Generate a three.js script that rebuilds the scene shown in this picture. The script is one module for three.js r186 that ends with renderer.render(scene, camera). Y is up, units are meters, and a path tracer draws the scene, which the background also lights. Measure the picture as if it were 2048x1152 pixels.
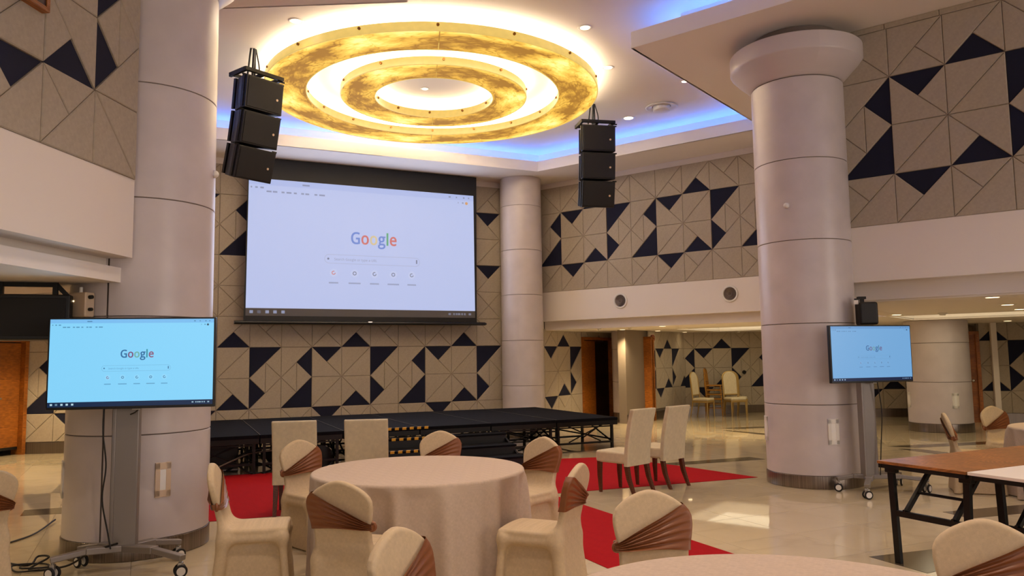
import * as THREE from 'three';
import { RoundedBoxGeometry } from 'three/addons/geometries/RoundedBoxGeometry.js';
import { mergeGeometries, mergeVertices } from 'three/addons/utils/BufferGeometryUtils.js';
import { MarchingCubes } from 'three/addons/objects/MarchingCubes.js';
import { RectAreaLightUniformsLib } from 'three/addons/lights/RectAreaLightUniformsLib.js';
RectAreaLightUniformsLib.init();

// ---------------------------------------------------------------- camera, exposure
const R = Math.PI / 180, V3 = (x, y, z) => new THREE.Vector3(x, y, z);
const scene = new THREE.Scene();
scene.background = new THREE.Color(0x000000);
const camera = new THREE.PerspectiveCamera(2 * Math.atan(576 / 1549) / R, 2048 / 1152, 0.05, 120);
camera.position.set(0, 1.567, 0);
camera.rotation.set(5.186 * R, 0, -0.829 * R);
scene.add(camera);
const renderer = new THREE.WebGLRenderer({ antialias: true });
renderer.toneMapping = THREE.LinearToneMapping;
renderer.toneMappingExposure = 1.0;
renderer.shadowMap.enabled = true;

// light levels of the hall, all in one place
const AMBER = 0xffdcae, BLUE = 0x4d86ff, HALL = 0xffe3cc, AISLE = 0xffe0ac;
const LEVEL = { ringDown: 2.3, ringUp: 17, cove: 30, spot: 5, spotFar: 15.5, mezzSpot: 4.8, mezzTray: 0.3, window: 0.6, fillSide: 4.0, screen: 2.0, tv: 1.0 };  // both window levels drive the added fill glazing

// ---------------------------------------------------------------- helpers
let seed = 7;
const rnd = () => ((seed = (seed * 1664525 + 1013904223) >>> 0) / 4294967296);
const taken = new Map();
function numbered(name) { const n = taken.get(name) || 0; taken.set(name, n + 1); return n ? name + '_' + String(n).padStart(3, '0') : name; }
function tag(o, label, category, group, kind) {
  o.userData.label = label;
  if (category) o.userData.category = category;
  if (group) o.userData.group = group;
  if (kind) o.userData.kind = kind;
  return o;
}
function thing(name, label, category, at = [0, 0, 0], turn = 0, group) {
  const o = new THREE.Group(); o.name = numbered(name); o.position.set(...at); o.rotation.y = turn;
  scene.add(o); return tag(o, label, category, group);
}
function structure(name, label, at = [0, 0, 0], turn = 0) {
  const o = new THREE.Group(); o.name = numbered(name); o.position.set(...at); o.rotation.y = turn;
  scene.add(o); return tag(o, label, null, null, 'structure');
}
function part(parent, name, geo, m) {
  const o = new THREE.Mesh(geo, m); o.name = name; o.castShadow = o.receiveShadow = true; parent.add(o); return o;
}
function copyOf(src, label, at, turn) {
  const o = src.clone(); o.name = numbered(src.name.replace(/_\d{3}$/, '')); o.userData = { ...src.userData, label };
  o.position.set(...at); o.rotation.set(0, turn, 0); scene.add(o); return o;
}
function clean(g) {
  const n = g.index ? g.toNonIndexed() : g.clone();
  for (const k of Object.keys(n.attributes)) if (!['position', 'normal', 'uv'].includes(k)) n.deleteAttribute(k);
  if (!n.attributes.normal) n.computeVertexNormals();
  if (!n.attributes.uv) n.setAttribute('uv', new THREE.BufferAttribute(new Float32Array(n.attributes.position.count * 2), 2));
  n.morphAttributes = {}; n.clearGroups();
  return n;
}
const mg = (...gs) => mergeGeometries(gs.flat().map(clean), false);
// uv in metres, by the dominant direction of each face
function muv(g, ox = 0, oy = 0) {
  const n = clean(g), p = n.attributes.position, q = n.attributes.normal, u = n.attributes.uv;
  for (let i = 0; i < p.count; i++) {
    const ax = Math.abs(q.getX(i)), ay = Math.abs(q.getY(i)), az = Math.abs(q.getZ(i));
    if (ay >= ax && ay >= az) u.setXY(i, p.getX(i) + ox, p.getZ(i) + oy);
    else if (ax >= az) u.setXY(i, p.getZ(i) + ox, p.getY(i) + oy);
    else u.setXY(i, p.getX(i) + ox, p.getY(i) + oy);
  }
  return n;
}
const box = (w, h, d, x = 0, y = 0, z = 0) => new THREE.BoxGeometry(w, h, d).translate(x, y, z);
const rbox = (w, h, d, r, x = 0, y = 0, z = 0, s = 2) => new RoundedBoxGeometry(w, h, d, s, r).translate(x, y, z);
const cyl = (rt, rb, h, x = 0, y = 0, z = 0, n = 24) => new THREE.CylinderGeometry(rt, rb, h, n).translate(x, y, z);
const lathe = (pts, n = 48, p0 = 0, pl = Math.PI * 2) => new THREE.LatheGeometry(pts.map(([x, y]) => new THREE.Vector2(x, y)), n, p0, pl);
function bar(a, b, w, h = w, r = 0) {
  const A = V3(...a), B = V3(...b), L = A.distanceTo(B), g = r ? new RoundedBoxGeometry(w, h, L, 1, r) : new THREE.BoxGeometry(w, h, L);
  const m = new THREE.Matrix4().lookAt(A, B, Math.abs(B.y - A.y) > 0.99 * L ? V3(0, 0, 1) : V3(0, 1, 0)).setPosition(A.clone().add(B).multiplyScalar(0.5));
  return g.applyMatrix4(m);
}
function rod(a, b, r0, r1 = r0, n = 12) {
  const A = V3(...a), B = V3(...b), L = A.distanceTo(B);
  return new THREE.CylinderGeometry(r1, r0, L, n).applyQuaternion(new THREE.Quaternion().setFromUnitVectors(V3(0, 1, 0), B.clone().sub(A).normalize())).translate(...A.clone().add(B).multiplyScalar(0.5).toArray());
}
const tube = (pts, r, seg = 40, n = 8, closed = false) => new THREE.TubeGeometry(new THREE.CatmullRomCurve3(pts.map(p => V3(...p)), closed), seg, r, n, closed);
function flat(pts, h, y = 0) {   // polygon [[x,z]...] with thickness h, its top at y
  const s = new THREE.Shape(pts.map(([x, z]) => new THREE.Vector2(x, -z)));
  return new THREE.ExtrudeGeometry(s, { depth: h, bevelEnabled: false }).rotateX(-Math.PI / 2).translate(0, y - h, 0);
}
function plate(pts, h, bevel = 0) {   // polygon [[x,y]...] standing, thickness h towards +z
  const s = new THREE.Shape(pts.map(([x, y]) => new THREE.Vector2(x, y)));
  return new THREE.ExtrudeGeometry(s, { depth: h - 2 * bevel, bevelEnabled: bevel > 0, bevelThickness: bevel, bevelSize: bevel, bevelOffset: -bevel, bevelSegments: 2 }).translate(0, 0, bevel);
}
// screen-independent helper: bearing from the camera's foot
function area(color, intensity, w, h, at, dir) {
  const l = new THREE.RectAreaLight(color, intensity, w, h); l.position.set(...at); l.lookAt(at[0] + dir[0], at[1] + dir[1], at[2] + dir[2]);
  l.name = numbered('area_light'); scene.add(l); return l;
}
function spot(color, intensity, at, to, angle, pen = 0.6, soft = 3) {
  const l = new THREE.SpotLight(color, intensity, 0, angle, pen); l.position.set(...at); l.target.position.set(...to);
  l.castShadow = true; l.shadow.radius = soft; l.name = numbered('spot_light'); scene.add(l, l.target); return l;
}

// ---------------------------------------------------------------- textures
const lat = new Float32Array(64 * 64).map(() => rnd());
function vnoise(x, y, p) {   // value noise, period p cells
  const xi = Math.floor(x), yi = Math.floor(y), fx = x - xi, fy = y - yi, w = t => t * t * (3 - 2 * t), m = (a) => ((a % p) + p) % p;
  const h = (a, b) => lat[((m(a) * 7 + 3) & 63) * 64 + ((m(b) * 13 + 5) & 63)], u = w(fx), v = w(fy);
  return (h(xi, yi) * (1 - u) + h(xi + 1, yi) * u) * (1 - v) + (h(xi, yi + 1) * (1 - u) + h(xi + 1, yi + 1) * u) * v;
}
function fbm(u, v, p, o = 4) { let s = 0, a = 0.5, t = 0; for (let i = 0; i < o; i++) { s += a * vnoise(u * p, v * p, p); t += a; a *= 0.5; p *= 2; } return s / t; }
function dataTex(n, fn, srgb = true, m = n) {
  const d = new Uint8Array(n * m * 4);
  for (let j = 0; j < m; j++) for (let i = 0; i < n; i++) { const c = fn(i / n, j / m, i, j), k = 4 * (j * n + i); d[k] = c[0]; d[k + 1] = c[1]; d[k + 2] = c[2]; d[k + 3] = 255; }
  const t = new THREE.DataTexture(d, n, m); t.wrapS = t.wrapT = THREE.RepeatWrapping; t.magFilter = THREE.LinearFilter; t.minFilter = THREE.LinearMipmapLinearFilter; t.generateMipmaps = true;
  if (srgb) t.colorSpace = THREE.SRGBColorSpace; t.needsUpdate = true; return t;
}
const rep = (t, x, y = x) => { const c = t.clone(); c.repeat.set(x, y); c.needsUpdate = true; return c; };
const grainTex = dataTex(256, (u, v) => { const k = 205 + 50 * (0.6 * rnd() + 0.4 * fbm(u, v, 8)); return [k, k, k]; });
const weaveTex = dataTex(128, (u, v, i, j) => { const k = 150 + 70 * ((i >> 1) + (j >> 1) & 1) * rnd() + 40 * rnd(); return [k, k, k]; }, false);
const softTex = dataTex(256, (u, v) => { const k = 235 + 20 * fbm(u, v, 6, 4); return [k, k, k]; });
const marbleTex = dataTex(512, (u, v) => {
  const w = fbm(u, v, 4, 5), vein = Math.pow(1 - Math.abs(2 * fbm(u + 0.3 * w, v, 3, 4) - 1), 9), k = 238 + 14 * w - 12 * vein + 3 * rnd();
  return [k, k - 2, k - 6];
});
const woodTex = dataTex(512, (u, v) => {
  const g = fbm(u * 0.5, v, 4, 3), line = 0.5 + 0.5 * Math.sin((v * 44 + g * 9 + 0.6 * fbm(u, v, 3)) * 6.283), f = fbm(u * 1, v * 1, 32, 2);
  const k = 0.72 + 0.16 * line + 0.22 * (f - 0.5) + 0.3 * (g - 0.5); return [255 * Math.min(1, k), 240 * Math.min(1, k), 222 * Math.min(1, k)];
});
const onyxTex = dataTex(512, (u, v) => {
  const cloud = fbm(u, v, 4, 3), w = fbm(u + 0.3, v + 0.7, 6, 4), fib = fbm(u, v, 60, 2), vein = Math.pow(1 - Math.min(1, Math.abs(w - 0.5) * 8), 3), crack = Math.pow(1 - Math.min(1, Math.abs(fbm(u + 0.1 * w, v, 8, 3) - 0.55) * 14), 4);
  let k = 0.56 + 1.9 * (cloud - 0.48) + 0.25 * (fib - 0.5) + 0.5 * (w - 0.5) - 0.30 * vein - 0.25 * crack; k = Math.max(0, Math.min(1, k));
  const ramp = [[160, 112, 46], [218, 166, 66], [248, 208, 96], [255, 238, 150]], q = k * 2.999, n = Math.floor(q), t = q - n;
  return [0, 1, 2].map(e => ramp[n][e] + (ramp[n + 1][e] - ramp[n][e]) * t);
}, true);
const brushTex = dataTex(256, (u, v, i) => { const k = 190 + 60 * lat[(i * 7) & 4095]; return [k, k, k]; });

// ---------------------------------------------------------------- materials
const M = (color, rough, o = {}) => new THREE.MeshPhysicalMaterial({ color, roughness: rough, ...o });
const m = {
  paint: M(0xe9e0d6, 0.62, { bumpMap: rep(grainTex, 3), bumpScale: 0.0006 }),
  ceiling: M(0xf1eae2, 0.7, { bumpMap: rep(grainTex, 2), bumpScale: 0.0006 }),
  column: M(0xd6ccca, 0.33, { map: rep(softTex, 0.7) }),
  groove: M(0x75685f, 0.8),
  panel: M(0xc3b6a2, 0.92, { map: rep(grainTex, 5), bumpMap: rep(weaveTex, 24), bumpScale: 0.0012, sheen: 0.15, sheenRoughness: 0.8 }),
  accent: M(0x111634, 0.9, { map: rep(grainTex, 5), bumpMap: rep(weaveTex, 24), bumpScale: 0.0012, sheen: 0.1 }),
  backing: M(0x85786a, 0.9),
  steel: M(0x9c9086, 0.3, { metalness: 0.85, map: rep(brushTex, 3, 0.2) }),
  grout: M(0x8d806a, 0.8),
  tile: M(0xcdbfa3, 0.03, { map: rep(marbleTex, 0.6) }),
  inlay: M(0x53493a, 0.1, { map: rep(marbleTex, 0.9) }),
  red: M(0xbd1a22, 1.0, { specularIntensity: 0.25, map: rep(grainTex, 4), bumpMap: rep(grainTex, 12), bumpScale: 0.004, sheen: 0.1, sheenColor: new THREE.Color(0x801010) }),
  stageTop: M(0x14151b, 0.95, { specularIntensity: 0.3, map: rep(grainTex, 4), bumpMap: rep(grainTex, 10), bumpScale: 0.002 }),
  blackMetal: M(0x14120f, 0.45, { metalness: 0.4 }),
  black: M(0x0b0b0c, 0.5), blackSatin: M(0x101012, 0.32), rubber: M(0x0d0c0c, 0.7),
  tapeYellow: M(0xe0a820, 0.6), tapeBlack: M(0x121212, 0.6),
  cloth: M(0xdcc6ae, 0.85, { specularIntensity: 0.4, map: rep(grainTex, 9), bumpMap: rep(weaveTex, 30), bumpScale: 0.0008, sheen: 0.25, sheenRoughness: 0.5 }),
  cover: M(0xe3cba4, 0.78, { specularIntensity: 0.4, map: rep(grainTex, 9), bumpMap: rep(weaveTex, 30), bumpScale: 0.0006, sheen: 0.3, sheenRoughness: 0.5 }),
  sash: M(0x834e2a, 0.38, { sheen: 0.3, sheenRoughness: 0.4, sheenColor: new THREE.Color(0xd09060) }),
  cream: M(0xe7d8b4, 0.7, { map: rep(grainTex, 4), bumpMap: rep(weaveTex, 30), bumpScale: 0.0006, sheen: 0.2 }),
  darkWood: M(0x7b4428, 0.4, { map: rep(woodTex, 3, 1) }),
  doorWood: M(0xc47c2c, 0.45, { map: rep(woodTex, 0.6, 1.2) }),
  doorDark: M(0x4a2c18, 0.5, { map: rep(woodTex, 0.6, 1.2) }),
  tableWood: M(0xc98b4a, 0.4, { map: rep(woodTex, 1.4, 0.9) }),
  tableWhite: M(0xece4d8, 0.4),
  greyMetal: M(0x8b8581, 0.4, { metalness: 0.5 }),
  silver: M(0xa8a49c, 0.3, { metalness: 0.7 }),
  whitePlastic: M(0xe6e2da, 0.4), beigePlate: M(0xd8bfa2, 0.4),
  gold: M(0xa9772e, 0.35, { metalness: 0.55 }), goldPale: M(0xb89a5c, 0.35, { metalness: 0.5 }),
  wire: M(0x16120f, 0.6), wireGrey: M(0x5b5348, 0.6), chrome: M(0xcfcac2, 0.2, { metalness: 0.9 }),
  lens: M(0xfff2e0, 0.4, { emissive: 0xffe2b8, emissiveIntensity: 5 }),
  lensFar: M(0xfff2e0, 0.4, { emissive: 0xffdca6, emissiveIntensity: 6 }),
  trayGlow: M(0xfff5e0, 0.5, { emissive: 0xfff0cc, emissiveIntensity: 0.9 }),
  coveGlow: M(0xcfe0ff, 0.4, { emissive: 0x4f86ff, emissiveIntensity: 5 }),
  onyx: M(0x000000, 0.7, { specularIntensity: 0.15, emissive: 0xffffff, emissiveMap: rep(onyxTex, 0.36, 0.8), emissiveIntensity: 1.3 }),
  onyxRim: M(0x6a5220, 0.35, { emissive: 0xffd873, emissiveIntensity: 0.8, emissiveMap: rep(softTex, 2, 2) }),
  upGlow: M(0xfff0d0, 0.4, { emissive: 0xffdf9c, emissiveIntensity: 4 }),
  fillGlow: M(0xffffff, 0.4, { emissive: 0xfff1e6, emissiveIntensity: 0.4 }),  // even glow of the added, unseen fill panes
  stud: M(0x8a5a1a, 0.3, { metalness: 0.6 }),
  signWhite: M(0xf2f0ea, 0.4),
};
// ================================================================ the hall
const AX = -25.34 * R, e1 = [Math.cos(AX), Math.sin(AX)], e2 = [-Math.sin(AX), Math.cos(AX)];   // along the stage wall, and away from it
const dirOf = deg => [Math.cos(deg * R), Math.sin(deg * R)];

// ---- floor: polished tiles laid square to the stage wall
const floor = structure('floor', 'polished cream stone tile floor with dark stone inlay strips');
part(floor, 'floor_bed', muv(box(44, 0.2, 44, 0, -0.1035, -9)), m.grout);
{
  const T = 0.75, off = -0.057, g = new THREE.Group(); g.name = 'tile_field'; g.rotation.y = -AX;
  const variants = [0, 1, 2, 3, 4, 5].map(k => {
    const c = 0.0015, w = T - 0.003, t = [[-w / 2 + c, w / 2 - c]][0];
    const b = clean(new RoundedBoxGeometry(w, 0.012, w, 1, 0.0015).translate(0, -0.006, 0));
    return muv(b, k * 0.37 + 0.11, k * 0.61);
  });
  const all = [];
  for (let i = -26; i < 26; i++) for (let j = -40; j < 8; j++) {
    const a = (i + 0.5) * T + off, b = (j + 0.5) * T, x = a * e1[0] + b * e2[0], z = a * e1[1] + b * e2[1];
    if (z > -3.2 || z < -25 || Math.abs(x) > -z * 0.72 + 1 || x < -9.4 || x > 13) continue;
    const bx = Math.atan2(x, -z), d = Math.hypot(x, z);
    all.push({ x, z, k: Math.floor(rnd() * 6), d: d + (Math.abs(bx) > 0.62 ? 9 : 0) });
  }
  all.sort((p, q) => p.d - q.d);
  const rest = [];
  all.forEach((t, n) => {
    if (n < 290) { const o = part(floor, 'floor_tile', variants[t.k], m.tile); o.position.set(t.x, 0, t.z); o.rotation.y = -AX; }
    else rest.push(variants[t.k].clone().rotateY(-AX).translate(t.x, 0, t.z));
  });
  const far = part(floor, 'far_floor_tiles', mergeGeometries(rest, false), m.tile); far.userData.kind = 'stuff';
  const strips = [
    [[1.75, -11.36], [2.566, -11.70], [3.626, -12.13], [3.771, -11.835], [2.545, -11.405], [1.8, -11.16]],
    [[4.40, -16.86], [5.9, -17.32], [5.7, -16.95], [4.9, -16.74]], [[4.36, -16.40], [4.60, -16.25], [5.3, -15.25], [5.0, -15.20]],
    [[6.287, -13.247], [8.6, -13.80], [8.3, -13.40], [6.609, -12.978]], [[6.277, -12.854], [6.588, -12.815], [7.0, -11.75], [6.7, -11.62]],
    [[2.726, -6.149], [3.241, -6.321], [4.1, -6.62], [3.9, -6.2], [2.926, -5.677]],
    [[4.204, -7.793], [6.2, -8.4], [6.0, -8.0], [4.286, -7.477]], [[3.93, -7.30], [4.25, -7.25], [4.9, -6.4], [4.5, -6.3]],
    [[-5.17, -8.261], [-5.33, -8.59], [-4.55, -8.86], [-4.3, -8.5]], [[8.25, -12.5], [8.7, -12.66], [8.55, -12.4]],
  ];
  for (const s of strips) part(floor, 'inlay_strip', muv(flat(s, 0.002, 0.0018)), m.inlay);
}

// ---- padded triangular wall panels
const PIECES = [
  ['b', 1, 0, 2, 0, 1.5, -0.5], ['b', 0, 0, 1, 0, 0.5, 0.5], ['b', 2, 0, 3, 0, 2, 1], ['b', 2, 1, 2, 2, 2.5, 1.5],
  ['b', 4, 0, 4, 1, 3.5, 0.5], ['b', 4, 1, 4, 2, 3, 2], ['b', 1, 2, 2, 2, 1.5, 1.5], ['b', 0, 2, 1, 2, 0.5, 2.5],
  ['g', 1, 0, 1, 1, 0.5, 0.5], ['g', 0, 0, 1, 1, 0, 1], ['g', 1, 0, 2, 0, 1, 1], ['g', 2, 0, 2, 1, 1, 1],
  ['g', 0, 1, 1, 1, 0, 2], ['g', 1, 1, 1, 2, 0, 2], ['g', 1, 1, 1.5, 1.5, 1, 2], ['g', 1, 1, 2, 1, 2, 2],
  ['g', 2.5, 0.5, 3, 0, 3, 1], ['g', 2, 1, 2.5, 0.5, 2.5, 1.5], ['g', 2.5, 0.5, 3, 1, 2.5, 1.5], ['g', 2, 2, 3, 1, 3, 2],
  ['g', 3, 0, 4, 0, 3, 1], ['g', 3, 1, 3.5, 0.5, 3.5, 1.5], ['g', 3.5, 0.5, 4, 1, 3.5, 1.5], ['g', 3, 1, 3.5, 1.5, 3, 2],
  ['g', 0, 0, 1, -1, 0, -1], ['g', 0, 0, 1, 0, 0.5, -0.5], ['g', 0.5, -0.5, 1, -1, 1, 0], ['g', 1, 0, 2, -1, 1, -1], ['g', 1.5, -0.5, 2, -1, 2, 0],
  ['g', 2, -1, 3, 0, 2, 0], ['g', 2, -1, 3, -1, 2.5, -0.5], ['g', 3, -1, 3, 0, 2.5, -0.5], ['g', 3, -1, 4, 0, 3, 0], ['g', 3, -1, 4, -1, 4, 0],
  ['g', 0, 2, 0.5, 2.5, 0, 3], ['g', 1, 2, 1, 3, 0, 3], ['g', 1, 2, 2, 2, 1.5, 2.5], ['g', 1, 2, 1.5, 2.5, 1, 3], ['g', 2, 2, 2, 3, 1, 3],
  ['g', 2, 2, 3, 3, 2, 3], ['g', 2, 2, 3, 2, 3, 3], ['g', 3, 2, 4, 2, 3.5, 2.5], ['g', 3, 2, 3.5, 2.5, 3, 3], ['g', 4, 2, 4, 3, 3, 3],
];
const CROSS = [['g', 0, 0, 1, 0, 0.5, 0.5], ['g', 1, 0, 1, 1, 0.5, 0.5], ['g', 1, 1, 0, 1, 0.5, 0.5], ['g', 0, 1, 0, 0, 0.5, 0.5]];
function clip(poly, [x0, y0, x1, y1]) {
  const cut = (p, inside, at) => { const o = []; for (let i = 0; i < p.length; i++) { const a = p[i], b = p[(i + 1) % p.length], ia = inside(a), ib = inside(b); if (ia) o.push(a); if (ia !== ib) o.push(at(a, b)); } return o; };
  const X = c => (a, b) => [c, a[1] + (b[1] - a[1]) * (c - a[0]) / (b[0] - a[0])], Y = c => (a, b) => [a[0] + (b[0] - a[0]) * (c - a[1]) / (b[1] - a[1]), c];
  poly = cut(poly, p => p[0] >= x0 - 1e-9, X(x0)); if (poly.length) poly = cut(poly, p => p[0] <= x1 + 1e-9, X(x1));
  if (poly.length) poly = cut(poly, p => p[1] >= y0 - 1e-9, Y(y0)); if (poly.length) poly = cut(poly, p => p[1] <= y1 + 1e-9, Y(y1));
  return poly;
}
const sArea = p => p.reduce((s, a, i) => { const b = p[(i + 1) % p.length]; return s + a[0] * b[1] - b[0] * a[1]; }, 0) / 2;
function inset(p, d) {   // convex, counter-clockwise
  const n = p.length, L = p.map((a, i) => { const b = p[(i + 1) % n], l = Math.hypot(b[0] - a[0], b[1] - a[1]), nx = -(b[1] - a[1]) / l, ny = (b[0] - a[0]) / l; return { x: a[0] + nx * d, y: a[1] + ny * d, dx: (b[0] - a[0]) / l, dy: (b[1] - a[1]) / l }; });
  return p.map((_, i) => { const A = L[(i + n - 1) % n], B = L[i], det = A.dx * B.dy - A.dy * B.dx, t = ((B.x - A.x) * B.dy - (B.y - A.y) * B.dx) / det; return [A.x + A.dx * t, A.y + A.dy * t]; });
}
const padCache = new Map();
function pad(poly, t, gap, bev) {
  const o = poly[0], rel = poly.map(p => [p[0] - o[0], p[1] - o[1]]), key = rel.flat().map(v => v.toFixed(3)).join() + t;
  if (!padCache.has(key)) {
    const a = inset(rel, gap), b = inset(rel, gap + bev), pos = [], uv = [];
    const tri = (...vs) => { for (const v of vs) { pos.push(...v); uv.push(v[0], v[1]); } };
    for (let i = 0; i < rel.length; i++) {
      const j = (i + 1) % rel.length, A = [...a[i], 0], B = [...a[j], 0], C = [...a[j], t - bev * 0.8], D = [...a[i], t - bev * 0.8], E = [...b[j], t], F = [...b[i], t];
      tri(A, B, C); tri(A, C, D); tri(D, C, E); tri(D, E, F);
    }
    for (let i = 1; i + 1 < b.length; i++) tri([...b[0], t], [...b[i], t], [...b[i + 1], t]);
    const g = new THREE.BufferGeometry(); g.setAttribute('position', new THREE.Float32BufferAttribute(pos, 3)); g.setAttribute('uv', new THREE.Float32BufferAttribute(uv, 2)); g.computeVertexNormals();
    padCache.set(key, g);
  }
  return [padCache.get(key), o];
}
function panels(parent, cell, yRow0, c0, rect, { list = PIECES, span = 4, hidden = null } = {}) {
  for (let k = Math.floor((rect[0] / cell - c0) / span) - 1; (c0 + k * span) * cell < rect[2]; k++) for (const [kind, ...v] of list) {
    let poly = [0, 2, 4].map(i => [(c0 + k * span + v[i]) * cell, yRow0 - v[i + 1] * cell]);
    if (sArea(poly) < 0) poly.reverse();
    poly = clip(poly, rect).filter((p, i, a) => { const q = a[(i + a.length - 1) % a.length]; return Math.hypot(p[0] - q[0], p[1] - q[1]) > 1e-3; });
    if (poly.length < 3 || sArea(poly) < 0.012) continue;
    if (hidden && poly.every(p => hidden(p[0], p[1]))) continue;
    const blue = kind === 'b', [g, o] = pad(poly, blue ? 0.016 : 0.032, 0.0025, blue ? 0.003 : 0.008);
    part(parent, blue ? 'navy_panel' : 'grey_panel', g, blue ? m.accent : m.panel).position.set(o[0], o[1], 0);
  }
}
const wallAt = (name, label, x, z, deg) => structure(name, label, [x, 0, z], -deg * R);

// ---- walls of the two-storey hall
const CEIL = 5.58, TOP = 6.08, BANDTOP = 3.06, MEZZ = 2.2;
const wallBack = wallAt('wall_back', 'padded stage wall of grey triangles with navy star pattern', -5.694, -14.933, -25.34);
part(wallBack, 'wall_body', muv(box(8.3, 6.2, 0.25, 2.95, 3.1, -0.125)), m.paint);
{
  const Y0 = 1.852, r = [-1.15, 0.052, 6.95, 0], hid = (x, y) => x > 0.95 && x < 4.75 && y > 2.75;
  part(wallBack, 'panel_backing', box(8.1, 5.41, 0.006, 2.9, 2.752, 0.003), m.backing);
  panels(wallBack, 0.6, Y0, 3, [-1.15, 0.052, 6.95, Y0 + 0.6]);
  panels(wallBack, 0.6, Y0 + 1.2, 0, [-1.15, Y0 + 0.6, 6.95, Y0 + 1.2], { list: CROSS, span: 1, hidden: hid });
  panels(wallBack, 0.6, Y0 + 3.0, 1, [-1.15, Y0 + 1.2, 6.95, Y0 + 3.6], { hidden: hid });
}
function balconyWall(name, label, x, z, deg, s0, s1, Y0, c0, bandBottom, stepBottom, cell = 0.6, s1p = s1) {
  const w = wallAt(name, label, x, z, deg), L = s1 - s0, mid = (s0 + s1) / 2, low = Y0 - 3 * cell, top = Math.min(Y0 + cell, CEIL);
  part(w, 'wall_body', muv(box(L, TOP + 0.1 - low, 0.25, mid, (TOP + 0.1 + low) / 2, -0.125)), m.paint);
  part(w, 'balcony_band', muv(box(L, low - bandBottom, 0.32, mid, (low + bandBottom) / 2, -0.14)), m.paint);
  part(w, 'band_step', muv(box(L, bandBottom - stepBottom + 0.02, 0.22, mid, (bandBottom + stepBottom) / 2 + 0.01, -0.31)), m.paint);
  part(w, 'panel_backing', box(s1p - s0, top - low, 0.006, (s0 + s1p) / 2, (top + low) / 2, 0.003), m.backing);
  panels(w, cell, Y0, c0, [s0, low, s1p, top]);
  if (CEIL - top > 0.02 && CEIL - top < 0.1) for (let k = 0; s0 + k * cell < s1p; k++) { const q = Math.min(cell, s1p - s0 - k * cell); part(w, 'grey_panel', muv(rbox(q - 0.006, CEIL - top - 0.004, 0.03, 0.006, s0 + k * cell + q / 2, (CEIL + top) / 2, 0.016)), m.panel); }
  return w;
}
const wallRight = balconyWall('wall_right', 'far right balcony wall of grey padded triangles with navy stars', 1.147, -17.452, 37.68, -0.66, 6.6, 4.859, 0, 2.40, MEZZ, 0.6, 6.0);
const wallRightFront = balconyWall('wall_right_front', 'near right balcony wall of padded triangles with navy star', 4.63, -9.165, 38.46, -0.62, 13.4, 4.909, 0, 2.433, MEZZ + 0.02, 0.6, 4.8);
const wallLeft = balconyWall('wall_left', 'left balcony wall of grey padded triangles with navy star', -3.227, -5.163, -84.77, -13.5, 1.13, 4.779, -1, 2.43, MEZZ + 0.03, 0.567);
// hidden returns behind the two big columns, and the shell behind the camera
const plain = (name, label, a, b, y0, y1, t = 0.2) => {
  const o = structure(name, label), L = Math.hypot(b[0] - a[0], b[1] - a[1]), g = muv(box(L, y1 - y0, t));
  const mm = part(o, 'wall_body', g, m.paint); mm.position.set((a[0] + b[0]) / 2, (y0 + y1) / 2, (a[1] + b[1]) / 2); mm.rotation.y = -Math.atan2(b[1] - a[1], b[0] - a[0]); return o;
};
plain('wall_right_return', 'white return wall behind the right column', [4.15, -9.98], [6.45, -13.15], MEZZ, TOP, 0.3);
plain('wall_left_return', 'white return wall behind the left column', [-3.75, -7.1], [-6.95, -8.1], MEZZ, TOP, 0.3);
plain('wall_left_back', 'white balcony wall between stage wall and left return', [-6.80, -14.45], [-6.95, -8.0], MEZZ, TOP, 0.25);
plain('wall_front', 'white wall behind the camera', [-16, 9], [20, 9], 0, 6.3, 0.3);
// added unseen fill source, shaped as glazing; softly lights everything that faces us
{
  const w = structure('window_1', 'tall frosted fill-light glazing added behind the camera', [1.5, 0, 8.8]);
  for (let i = 0; i < 6; i++) { part(w, 'pane', box(2.1, 4.2, 0.02, -5.5 + i * 2.2, 2.9, 0), m.fillGlow); part(w, 'mullion', box(0.1, 4.4, 0.08, -6.6 + i * 2.2, 2.9, -0.01), m.greyMetal); }
  part(w, 'mullion', box(0.1, 4.4, 0.08, 6.6, 2.9, -0.01), m.greyMetal); part(w, 'transom', mg(box(13.3, 0.1, 0.08, 0, 5.05, -0.01), box(13.3, 0.1, 0.08, 0, 0.75, -0.01)), m.greyMetal);
  area(0xfff1e6, LEVEL.window, 13, 4.2, [1.5, 2.9, 8.7], [0, 0, -1]);
}
plain('wall_right_end', 'white wall closing the hall on the right behind the camera', [15.2, -1.2], [15.2, 9], 0, 6.3, 0.2);
{
  const w = structure('window_2', 'tall frosted fill-light glazing added right of the camera', [15.05, 0, 3.8]);  // second added fill source out of view, brightens the left wall
  for (let i = 0; i < 4; i++) { part(w, 'pane', box(0.02, 4.2, 2.1, 0, 2.9, -3.3 + i * 2.2), m.fillGlow); part(w, 'mullion', box(0.08, 4.4, 0.1, 0, 2.9, -4.4 + i * 2.2), m.greyMetal); }
  part(w, 'mullion', box(0.08, 4.4, 0.1, 0, 2.9, 4.4), m.greyMetal); part(w, 'transom', mg(box(0.08, 0.1, 8.9, 0, 5.05, 0), box(0.08, 0.1, 8.9, 0, 0.75, 0)), m.greyMetal);
  area(0xfff1e6, LEVEL.fillSide, 8.6, 4.2, [14.98, 2.9, 3.8], [-1, 0, 0]);
}
plain('wall_outer_left', 'white outer wall of the left aisle', [-16, 9], [-16, -28], 0, 6.3, 0.3);
plain('wall_outer_right', 'white outer wall of the right aisle', [20, 9], [20, -28], 0, 6.3, 0.3);
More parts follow.
